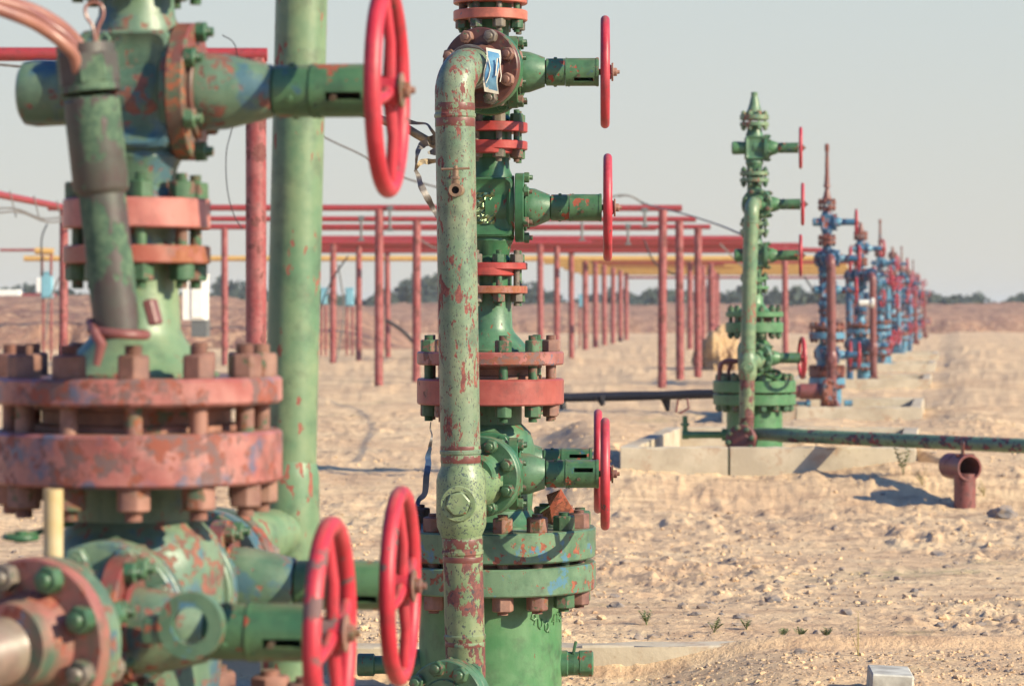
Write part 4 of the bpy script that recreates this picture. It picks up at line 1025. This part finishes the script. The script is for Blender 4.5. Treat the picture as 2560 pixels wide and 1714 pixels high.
# brown flanged pipe stub beside blue tree
rt = empty('flanged_pipe', P(2070, 978, 44.6)); tag(rt, 'rust brown flanged pipe stub between the all green and spired blue wellheads', 'pipe')
m = MB(); m.tube([(-.95, 0, 0), (-.45, 0, 0), (-.44, 0, 0), (-.06, -.02, 0)], [.10, .10, .125, .125], 20); m.build('pipe', REDPIPE, rt)
m = MB(); m.disc((0, -.03, 0), (.85, -.5, 0), .21, -.03, .03, .01, 28); put_bolts(None, Vector((0, -.03, 0)), Vector((.85, -.5, 0)), 8, .16, .2, (.06, .035, .03, .018, .012, True), [NUT_B], merge=m); m.build('flange', RUSTF, rt)

# ------------------------------------------------------------------ steel racks
def goal(label, Y, pxs, top, beam, grp, pr_=.095, name='pipe_rack', br=None, bm_=None, base=None, beamr=.085):
    """posts at photo columns pxs with a crossbeam (photo columns beam) at height top"""
    x0 = (beam[0] - 1280) * Y / F; x1 = (beam[1] - 1280) * Y / F; zb = CAM_Z - (top - 770) * Y / F
    r = empty(name, ((x0 + x1) / 2, Y, gzs(0, Y))); tag(r, label, 'pipe rack', grp); o = Vector(r.location)
    for px in pxs:
        x = (px - 1280) * Y / F; g = gzs(x, Y); m = MB(); m.tube([Vector((x + rnd.uniform(-.03, .03), Y, g - .1)) - o, Vector((x, Y, zb - beamr * .6)) - o], pr_, 16); m.build('post', POSTR, r)
    m = MB(); m.tube([Vector((x0, Y, zb)) - o, Vector((x1, Y, zb - .01)) - o], beamr, 14); m.build('beam', BEAMR if bm_ is None else bm_, r); return r
goal('nearest tall red pipe frame, its post rising beside the thick green riser', 26.8, (-260, 640), 135, (-400, 668), 'red pipe racks', pr_=.098, beamr=.066)
GA = 'red pipe racks'
goal('wide red rack frame whose right post stands farthest left of the three tall posts', 62.2, (160, 948, 1657), 519, (120, 1705), GA, beamr=.07)
goal('wide red rack frame with the middle of the three tall right posts', 66.2, (1042, 1698), 547, (505, 1740), GA, beamr=.065)
goal('wide red rack frame with the rightmost and shortest of the three tall posts', 70.3, (1104, 1745), 566, (700, 1776), GA, beamr=.06)
goal('red rack frame with a lone post between the foreground flanges and the thick riser', 86.0, (561,), 566, (470, 615), GA, pr_=.1, beamr=.09)
goal('first of three shorter red frames under the red pipe bundle', 87.6, (833, 1350), 606, (790, 1480), GA, beamr=.08)
goal('second of three shorter red frames under the red pipe bundle', 91.4, (897, 1392, 1962), 612, (850, 2000), GA, beamr=.08)
goal('third of three shorter red frames under the red pipe bundle', 95.7, (968, 1428), 618, (930, 1520), GA, beamr=.08)
for i, px in enumerate((1463, 1488, 1510, 1533, 1551, 1566)):
    Y = 118 + i * 7.5
    goal('%s from the left of the small red frames under the yellow pipes' % ['first', 'second', 'third', 'fourth', 'fifth', 'sixth'][i], Y, (px, px + 262 - i * 7), 770 - 2.05 * F / Y, (px - 6, px + 300), 'small red frames under the yellow pipes', pr_=.12, beamr=.07)
goal('small thin red frame right of the three tall posts', 122, (1778, 2140), 655, (1770, 2160), 'small red frames under the yellow pipes', pr_=.1)
def xpipe(name, label, px0, px1, py, Y, r, mat, grp, sl=0, cat='pipe', kink=0):
    a = P(px0, py, Y); b = P(px1, py + sl, Y); m = MB(); m.tube([a, a.lerp(b, .5) + Vector((0, 0, kink)), b], r, 12); o = m.build(name, mat); tag(o, label, cat, grp)
for i in range(4):
    xpipe('red_pipe', '%s red pipe of the long bundle across the racks' % ['topmost', 'second', 'third', 'lowest'][i], 790 - 5 * i, 1880 + 15 * i, 597 + 9.5 * i, 87.8 + 2.6 * i, .10, BEAMR, 'red pipes laid over the racks')
xpipe('red_pipe', 'far short red pipe seen right of the all green wellhead', 1885, 2075, 622, 90, .08, BEAMR, 'red pipes laid over the racks', sl=4)
xpipe('red_pipe', 'upper thin red pipe behind the tall rack posts', 800, 1640, 573, 74, .035, BEAMR, 'red pipes laid over the racks')
for i, (a, b, y_) in enumerate(((60, 2110, 646), (1360, 2112, 654), (1390, 2115, 662), (1410, 2120, 669), (1430, 2120, 676), (1450, 2125, 682))):
    Y = 2.05 * F / (770 - y_); xpipe('yellow_pipe', '%s yellow pipe of the distant bundle' % ['long uppermost', 'second', 'third', 'fourth', 'fifth', 'lowest'][i], a, b, y_, Y, .115 + .005 * i, YEL, 'yellow pipes in the distance')
xpipe('brown_pipe', 'thin brown pipe below the yellow pipes at right', 1560, 2115, 694, 120, .05, POSTR, None)
xpipe('brown_pipe', 'thin grey pipe run across the far left sky', 0, 100, 625, 96, .05, POSTR, None)
# longitudinal pipe at upper left with hangers
m = MB(); a = Vector((-9.9, 50.5, 3.62)); b = Vector((-9.75, 62.2, 3.64)); m.tube([a + (a - b) * .6, a, b], .072, 14); o = m.build('red_pipe', BEAMR); tag(o, 'red pipe slanting down from the left edge toward the rack', 'pipe', 'red pipes laid over the racks')
m = MB()
for k in range(2):
    q_ = [a + (b - a) * t + Vector((.2 + .1 * k, 0, -.30 - .07 * k - .05 * math.sin(t * 12))) for t in [i / 24 - .4 for i in range(35)]]; m.tube(q_, .022, 6)
for t in (.12, .4, .62, .85): p = a + (b - a) * t; m.tube([p + Vector((.1, 0, .1)), p + Vector((.22, 0, -.42))], .014, 6)
o = m.build('hung_cable', GREYC); tag(o, 'pair of grey cables hung on clips under the slanting red pipe', 'cable')
# hangers and slack wires on the racks
for i, (px, y0_, y1_, Y) in enumerate(((903, 545, 600, 66), (975, 520, 575, 62.1), (1455, 530, 600, 66), (1612, 525, 565, 62.1), (1310, 525, 590, 64), (1570, 565, 610, 70))):
    m = MB(); m.tube([P(px, y0_, Y), P(px, y1_, Y)], .03, 8); m.rbox(P(px, y1_, Y), (.16, .05, .05), .005, 1); m.rbox(P(px, y0_, Y), (.14, .05, .10), .005, 1); o = m.build('cable_hanger', GALV); tag(o, ['grey cable hanger just left of the rack post behind the red wheel', 'grey cable hanger right of that post, high up', 'grey cable hanger right of the sharp valve wheel', 'grey cable hanger at the tall right rack posts', 'grey cable hanger right behind the sharp valve neck', 'grey cable hanger low beside the tall right posts'][i], 'cable hanger', 'cable hangers on the racks')
cable('cable', 'long grey cable sagging from behind the large red wheel down to the sharp pipe', [P(640, 250, 30), P(815, 345, 30), P(900, 385, 30), P(1000, 440, 30), P(1100, 470, 30), P(1200, 500, 30)], .0105, GREYC)
cable('cable', 'grey cable bowing from the tall rack posts down to the all green wellhead', [P(1545, 492, 50), P(1575, 490, 50), P(1620, 512, 50), P(1700, 532, 46), P(1790, 560, 40), P(1868, 592, 30)], .013, GREYC)
cable('cable', 'grey cable arching up from the rack beam behind the sharp wheel', [P(1480, 520, 58), P(1530, 492, 58), P(1575, 490, 58), P(1612, 512, 58)], .02, GREYC)
cable('cable', 'thin dark wire hanging from the nearest red frame', [P(556, 88, 26), P(592, 130, 26.2), P(583, 300, 26.4), P(566, 380, 26.4), P(568, 470, 26.4), P(584, 535, 26.4), P(606, 572, 26.4)], .005, DARK)
cable('cable', 'grey pipe whisker below the red frame at the left edge', [P(-20, 160, 24), P(60, 168, 24), P(150, 180, 24)], .012, GREYC)
for i, (pts, lb) in enumerate((([(1610, 600), (1640, 660), (1700, 690)], 'thin slack wire looping between the tall right posts'), ([(1800, 610), (1850, 660), (1880, 680)], 'thin slack wire left of the all green wellhead'), ([(2010, 690), (2030, 720), (2062, 760)], 'thin wire slanting down beside the brown-red pipe'), ([(1040, 590), (1090, 620), (1150, 600)], 'slack wire behind the sharp chipped pipe'), ([(870, 640), (830, 700), (800, 770)], 'thin drooping wire near the pale blue cabinet'), ([(840, 905), (860, 780), (845, 660)], 'dark cable climbing a red post'), ([(118, 560), (104, 600), (106, 690)], 'pale conduit curving down at far left'), ([(150, 690), (125, 750), (112, 850)], 'dark cable hanging in front of the left bank'), ([(965, 800), (1010, 830), (1045, 870)], 'dark cable between two red posts near the ground'))):
    cable('cable', lb, [P(a_, b_, 70 + i) for a_, b_ in pts], .022 if i != 8 else .05, GREYC if i % 2 else DARK)

# pale cabinets and white cabin far off
def cabinet(label, px0, px1, py0, py1, Y, mat, legs=True):
    a = P(px0, py1, Y); b = P(px1, py0, Y); r = empty('control_cabinet', ((a.x + b.x) / 2, Y, a.z)); tag(r, label, 'cabinet', 'pale cabinets beyond the racks')
    wx = b.x - a.x; h = b.z - a.z; m = MB(); m.rbox((0, 0, h / 2), (wx, wx * .8, h), .02, 1); m.rbox((0, 0, h + .02), (wx * 1.1, wx * .9, .05), .01, 1); bd = m.build('cabinet_body', mat, r)
    MB().rbox((0, -wx * .4 - .012, h / 2), (wx * .8, .02, h * .85), .005, 1).build('door', mat, r)
    gl = gzs((px0 + px1) / 2, Y) - a.z
    for s in (-1, 1): MB().tube([(s * wx * .35, 0, gl - .1), (s * wx * .35, 0, 0)], .04, 8).build('leg', POSTR, r)
    return r
cabinet('pale blue cabinet at the far left below a short yellow pipe', 104, 132, 682, 745, 92, CABB)
cabinet('pale blue cabinet right beside the thick green riser', 800, 817, 722, 762, 100, CABB)
cabinet('pale blue cabinet with a round head between two red posts', 864, 884, 722, 765, 100, CABB)
cabinet('tiny pale blue cabinet seen among the small red frames', 1447, 1462, 738, 768, 125, CABB)
m = MB(); m.tube([P(88, 627, 91), P(134, 629, 91)], .11, 12); o = m.build('yellow_pipe', YEL); tag(o, 'short bright yellow pipe end at the far left', 'pipe', 'yellow pipes in the distance')
for i, px in enumerate((105, 128)):
    o = MB().tube([P(px, 630, 91.3), P(px, 690, 91.3)], .045, 8).build('drop_pipe', POSTR); tag(o, '%s thin red drop pipe under the short yellow pipe at far left' % ('left' if i == 0 else 'right'), 'pipe')
c0 = P(456, 800, 84); c1 = P(513, 690, 84); r = empty('white_cabin', ((c0.x + c1.x) / 2, 84, c0.z)); tag(r, 'bright white cabin seen below the foreground pink flanges', 'cabin')
wx = c1.x - c0.x; h = c1.z - c0.z; MB().rbox((0, .5, h / 2), (wx, 1.0, h), .01, 1).build('wall', WHITEC, r); MB().rbox((0, .5, h + .03), (wx * 1.06, 1.1, .06), .01, 1).build('roof', WHITEC, r); MB().rbox((.1, -.02, h * .45), (wx * .5, .04, h * .8), .01, 1).build('door', WHITEC, r)
MB().rbox((.15, .5, -.25), (wx * .7, .9, .5), .01, 1).build('base', GALV, r)
def truck(px, py, Y):
    p = P(px, py, Y); r = empty('trailer', (p.x, Y, p.z)); tag(r, 'low white and red trailer on the bank at the far left', 'trailer')
    MB().rbox((-.9, 0, .3), (1.8, 1.2, .55), .05, 1).build('tank_body', WHITEC, r); MB().rbox((.9, 0, .22), (1.7, 1.1, .3), .04, 1).build('deck', BEAMR, r)
    MB().rbox((1.2, 0, .8), (.8, 1.0, .8), .05, 1).build('cab', WHITEC, r)
    for x_ in (-1.4, -.4, .6, 1.4): MB().lathe([(-.6, .22), (.6, .22)], (x_, 0, -.05), (0, 1, 0), 14).build('wheel', DARK, r)
truck(55, 752, 150)

# ------------------------------------------------------------------ tree line
LEAF = NT("foliage"); _c = LEAF.coord((1, 1, 1), rand=False); LEAF.l(LEAF.mix(LEAF.step(LEAF.noise(_c, .35, 4, .6), .4, .6), lin((26, 42, 44)), lin((48, 60, 48))), LEAF.b.inputs['Base Color']); LEAF.b.inputs['Roughness'].default_value = .8; LEAF = LEAF.m
vs = []; fs = []; rt_ = random.Random(11)
prof = [(-200, 715), (0, 722), (100, 712), (200, 735), (380, 742), (500, 735), (545, 706), (600, 708), (690, 740), (840, 738), (940, 732), (985, 722), (1020, 700), (1090, 688), (1180, 705), (1300, 698), (1340, 705), (1400, 748), (1470, 745), (1560, 732), (1620, 724), (1700, 738), (1790, 715), (1850, 728), (1990, 722), (2050, 735), (2270, 735), (2310, 728), (2350, 745), (2380, 750), (2400, 735), (2440, 738), (2500, 750), (2560, 744), (2760, 735)]
pxs_ = [a for a, _ in prof]; pys_ = [b for _, b in prof]
for i in range(330):
    Y = rt_.uniform(330, 430); px = rt_.uniform(-500, 3100); py = float(np.interp(px, pxs_, pys_)) + rt_.uniform(-15, 14)
    X = (px - 1280) * Y / F; H = CAM_Z + (770 - py) * Y / F + .3; Wd = rt_.uniform(1.2, 4.5)
    for k in range(150):
        th = rt_.uniform(0, 6.283); rr = rt_.random() ** .5; zz = rt_.random(); prf = math.sin(math.pi * min(1, .18 + .8 * zz)) ** .6
        c = Vector((X + math.cos(th) * rr * Wd * prf, Y + math.sin(th) * rr * Wd * prf, -.3 + H * zz * (1 - .25 * rr) + .2)); s = rt_.uniform(.25, .6)
        u = Vector((rt_.gauss(0, 1), rt_.gauss(0, 1), rt_.gauss(0, 1))).normalized(); v = u.orthogonal().normalized(); n_ = len(vs)
        vs += [tuple(c + u * s), tuple(c + v * s), tuple(c - u * s), tuple(c - v * s)]; fs.append((n_, n_ + 1, n_ + 2, n_ + 3))
me = bpy.data.meshes.new('tree_line'); me.from_pydata(vs, [], fs); me.update(); tag(link('tree_line', me, LEAF), 'far dark wood along the horizon', 'wood', kind='stuff')

# ------------------------------------------------------------------ small near things
# folded rusty sheet resting on the big flange of the main tree
m = MB(); O = Vector((0, 0, 0))
pA = P(1368, 1296, 11.42); pB = P(1376, 1266, 11.40); pC = P(1403, 1222, 11.46); pD = P(1437, 1280, 11.34); pE = P(1382, 1312, 11.30); pF = P(1366, 1236, 11.62); pG = P(1372, 1262, 11.62); pH = P(1345, 1288, 11.5); pI = P(1352, 1300, 11.5)
def plate(m, pts, th=.003):
    n = (pts[1] - pts[0]).cross(pts[2] - pts[0]).normalized() * th; k = len(pts); v_ = [p for p in pts] + [p + n for p in pts]
    m.add(v_, [tuple(range(k)), tuple(reversed(range(k, 2 * k)))] + [(i, (i + 1) % k, (i + 1) % k + k, i + k) for i in range(k)])
plate(m, [pH, pB, pC, pD, pE, pI]); plate(m, [pC, pB, pG, pF]); o = m.build('rusty_sheet', RUSTP, sharp=10); tag(o, 'folded orange rusty metal sheet lying between nuts on the sharp wellhead base flange', 'metal sheet')
# wrapped line and torn foil tape left of the main pipe
cable('wrapped_line', 'foil wrapped line coming in from the left to the chipped pipe', [P(830, 250, 11.1), P(960, 302, 11.1), P(1010, 318, 11.1), P(1045, 338, 11.1), P(1080, 358, 11.1), P(1105, 372, 11.08)], .0165, FOIL, seg=16)
def ribbon(name, label, pts, ws, mat, Y=10.95, tw=0.6, cat='tape', grp='torn tape strips by the chipped pipe'):
    P3 = [P(a, b, Y + .02 * math.sin(i * 1.7)) for i, (a, b) in enumerate(pts)]; out = []; W = []
    for i in range(len(P3) - 1):
        a = P3[max(i - 1, 0)]; b = P3[i]; c = P3[i + 1]; d = P3[min(i + 2, len(P3) - 1)]
        for k in range(6):
            t = k / 6; out.append(.5 * ((2 * b) + (c - a) * t + (2 * a - 5 * b + 4 * c - d) * t * t + (3 * b - a - 3 * c + d) * t ** 3)); W.append(ws[i] * (1 - t) + ws[i + 1] * t)
    out.append(P3[-1]); W.append(ws[-1]); vs = []; fs = []; n = len(out)
    for i, p in enumerate(out):
        t = (out[min(i + 1, n - 1)] - out[max(i - 1, 0)]).normalized(); ya = Vector((0, 1, 0)); s = t.cross(ya).normalized(); ang = tw * math.sin(i * .45); s = s * math.cos(ang) + ya * math.sin(ang); nn = t.cross(s).normalized() * .0008
        wv = W[i] * Y / F / 2
        for q_ in (s * wv + nn + Vector((0, rnd.uniform(-.002, .002), 0)), -s * wv + nn, -s * wv - nn, s * wv - nn): vs.append(p + q_)
    for i in range(n - 1):
        for k in range(4): fs.append((i * 4 + k, i * 4 + (k + 1) % 4, (i + 1) * 4 + (k + 1) % 4, (i + 1) * 4 + k))
    fs += [(3, 2, 1, 0), ((n - 1) * 4, (n - 1) * 4 + 1, (n - 1) * 4 + 2, (n - 1) * 4 + 3)]
    m = MB(); m.add(vs, fs); o = m.build(name, mat, sharp=60); tag(o, label, cat, grp); return o
ribbon('tape_strip', 'grey tape end sticking out left above the wrapped line', [(1015, 303), (1040, 308), (1066, 310), (1078, 324), (1092, 344)], [17, 8, 5, 8, 10], TAPE, tw=.3)
ribbon('tape_strip', 'grey and gold tape looping down from the wrapped line', [(1070, 355), (1056, 362), (1046, 375), (1042, 392), (1040, 410), (1038, 424)], [20, 20, 14, 8, 5, 4], TAPE)
ribbon('tape_strip', 'gold tape arching from the pipe to the narrow knot', [(1092, 402), (1072, 404), (1056, 404), (1045, 414), (1040, 424)], [9, 15, 15, 9, 4], FOIL)
ribbon('tape_strip', 'long grey tape strip hanging down to the pipe below the knot', [(1038, 424), (1046, 440), (1052, 462), (1064, 486), (1076, 508), (1086, 528), (1093, 546)], [8, 12, 17, 18, 17, 12, 5], TAPE)
ribbon('tape_strip', 'folded gold foil flap against the chipped pipe', [(1066, 346), (1080, 350), (1094, 350)], [6, 26, 34], FOIL, tw=.2)
ribbon('tape_strip', 'small grey torn flap below the gold foil', [(1070, 382), (1082, 380), (1094, 378)], [5, 16, 24], TAPE, tw=.2)
ribbon('tape_strip', 'curly thin tape end dangling under the middle flange', [(1077, 1054), (1076, 1072), (1080, 1086), (1078, 1100), (1074, 1120)], [3, 4, 4, 7, 10], TAPE, Y=10.9)
ribbon('tape_strip', 'blue white tape strip dangling beside the tee above the bottom flange', [(1076, 1118), (1070, 1140), (1071, 1158), (1066, 1190), (1062, 1232), (1048, 1248), (1042, 1264)], [8, 14, 16, 16, 15, 12, 12], TAPEB, Y=10.9, tw=.35)
# weathered wooden block lower right
a = P(2165, 1745, 10.6); m = MB(); m.rbox((0, 0, 0), (.16, .30, .14), .006, 1, Matrix.Rotation(R(-4), 3, 'Z') @ Matrix.Rotation(R(3), 3, 'Y'), jit=.002); o = m.build('wooden_block', WOODG); o.location = (P(2228, 1700, 10.9).x, 10.95, gz(1.45, 10.95) + .034); tag(o, 'weathered grey wooden block half in the sand at the lower right', 'wooden block')
# weeds
def weed(label, px, Y, h, n, mat, grp='small weeds in the sand', spread=.5, leaf=.010, seed=0, upright=False):
    rr = random.Random(seed); x = (px - 1280) * Y / F; z = gz(x, Y) - .003; m = MB()
    for k in range(n):
        a = rr.uniform(0, 6.283); l = h * rr.uniform(.55, 1); sp = spread * rr.uniform(.2, 1); pts = []
        for i in range(6):
            t = i / 5; pts.append(Vector((math.cos(a) * sp * l * t ** 1.3, math.sin(a) * sp * l * t ** 1.3, l * (t - .25 * sp * t * t))))
        m.tube(pts, [.0018 * (1 - .7 * i / 5) for i in range(6)], 5)
        for j in range(2, 6):
            for s in (-1, 1):
                p = pts[j]; d = Vector((math.cos(a + s * 1.2), math.sin(a + s * 1.2), .5)).normalized() * leaf * rr.uniform(.8, 1.8); w_ = Vector((-d.y, d.x, 0)).normalized() * leaf * .28
                m.add([p, p + d * .5 + w_, p + d, p + d * .5 - w_, p + d * .5 + Vector((0, 0, .0012))], [(0, 1, 4), (1, 2, 4), (2, 3, 4), (3, 0, 4)])
    o = m.build('weed', mat); o.location = (x, Y, z); tag(o, label, 'weed', grp)
weed('bushy weed leftmost in the row of sprouts by the buried kerb', 1616, 13.3, .075, 9, GRASSM, seed=1, spread=.7, leaf=.016)
weed('low spreading weed second in the row of sprouts', 1785, 12.9, .07, 8, GRASSM, seed=2, spread=.9, leaf=.014)
weed('small round weed third in the row of sprouts', 1866, 13.1, .05, 8, GRASSM, seed=3, spread=.8, leaf=.014)
weed('star shaped sprout fourth in the row', 1956, 12.75, .055, 7, GRASSM, seed=4, spread=.9, leaf=.016)
weed('star shaped sprout fifth in the row', 2002, 12.75, .055, 7, GRASSM, seed=5, spread=.8, leaf=.016)
weed('rightmost low sprout of the row', 2066, 12.8, .05, 7, GRASSM, seed=6, spread=.8, leaf=.016)
weed('tall thin yellow green stalk behind the wooden block', 2146, 11.9, .19, 4, GRASSD, seed=8, spread=.35, leaf=.008)
weed('dry low weed left of the stalk near the kerb', 1635, 11.6, .06, 6, GRASSD, seed=9, spread=1.3, leaf=.004)
weed('tall ragged weed in front of the concrete wall left of the rusty post', 2258, 26.5, .34, 9, GRASSM, seed=10, spread=.4, leaf=.04)
weed('dry pale weed between the ragged weed and the rusty post', 2305, 26.2, .20, 9, GRASSD, seed=11, spread=.8, leaf=.02)
weed('small dry weed right of the rusty post base', 2460, 25.9, .16, 8, GRASSD, seed=12, spread=.9, leaf=.02)
rock('dark stone in the sand mid right', 1846, 1548, 13.6, .024, 1)
rock('grey stone behind the sprout row', 1738, 1545, 13.7, .022, 2)
rock('angular dark stone catching shadow in mid sand', 1934, 1466, 15.0, .04, 3)
rock('grey stone on the buried end of the kerb', 2000, 1632, 12.0, .022, 4)
rock('flat grey stone by the buried stretch of kerb', 2115, 1545, 13.8, .03, 5)
rock('pale half buried stone near the sharp base flange', 1542, 1500, 14.2, .03, 6)
rock('dark clod far right of the sand', 2510, 1300, 24.0, .09, 7)
rock('dark clod centre right of the sand', 2340, 1345, 20.0, .05, 8)

# ------------------------------------------------------------------ haze
hm = bpy.data.materials.new('haze'); hm.use_nodes = True; hn = hm.node_tree; hn.nodes.clear()
ho = hn.nodes.new('ShaderNodeOutputMaterial'); pv = hn.nodes.new('ShaderNodeVolumePrincipled'); pv.inputs['Color'].default_value = (.84, .88, .92, 1); pv.inputs['Density'].default_value = .0004
hn.links.new(pv.outputs[0], ho.inputs['Volume'])
MB().rbox((0, 1500, 5.5), (6600, 3400, 14), 0).build('haze', hm)
tag(bpy.data.objects['haze'], 'thin pale haze over the far ground', kind='stuff')
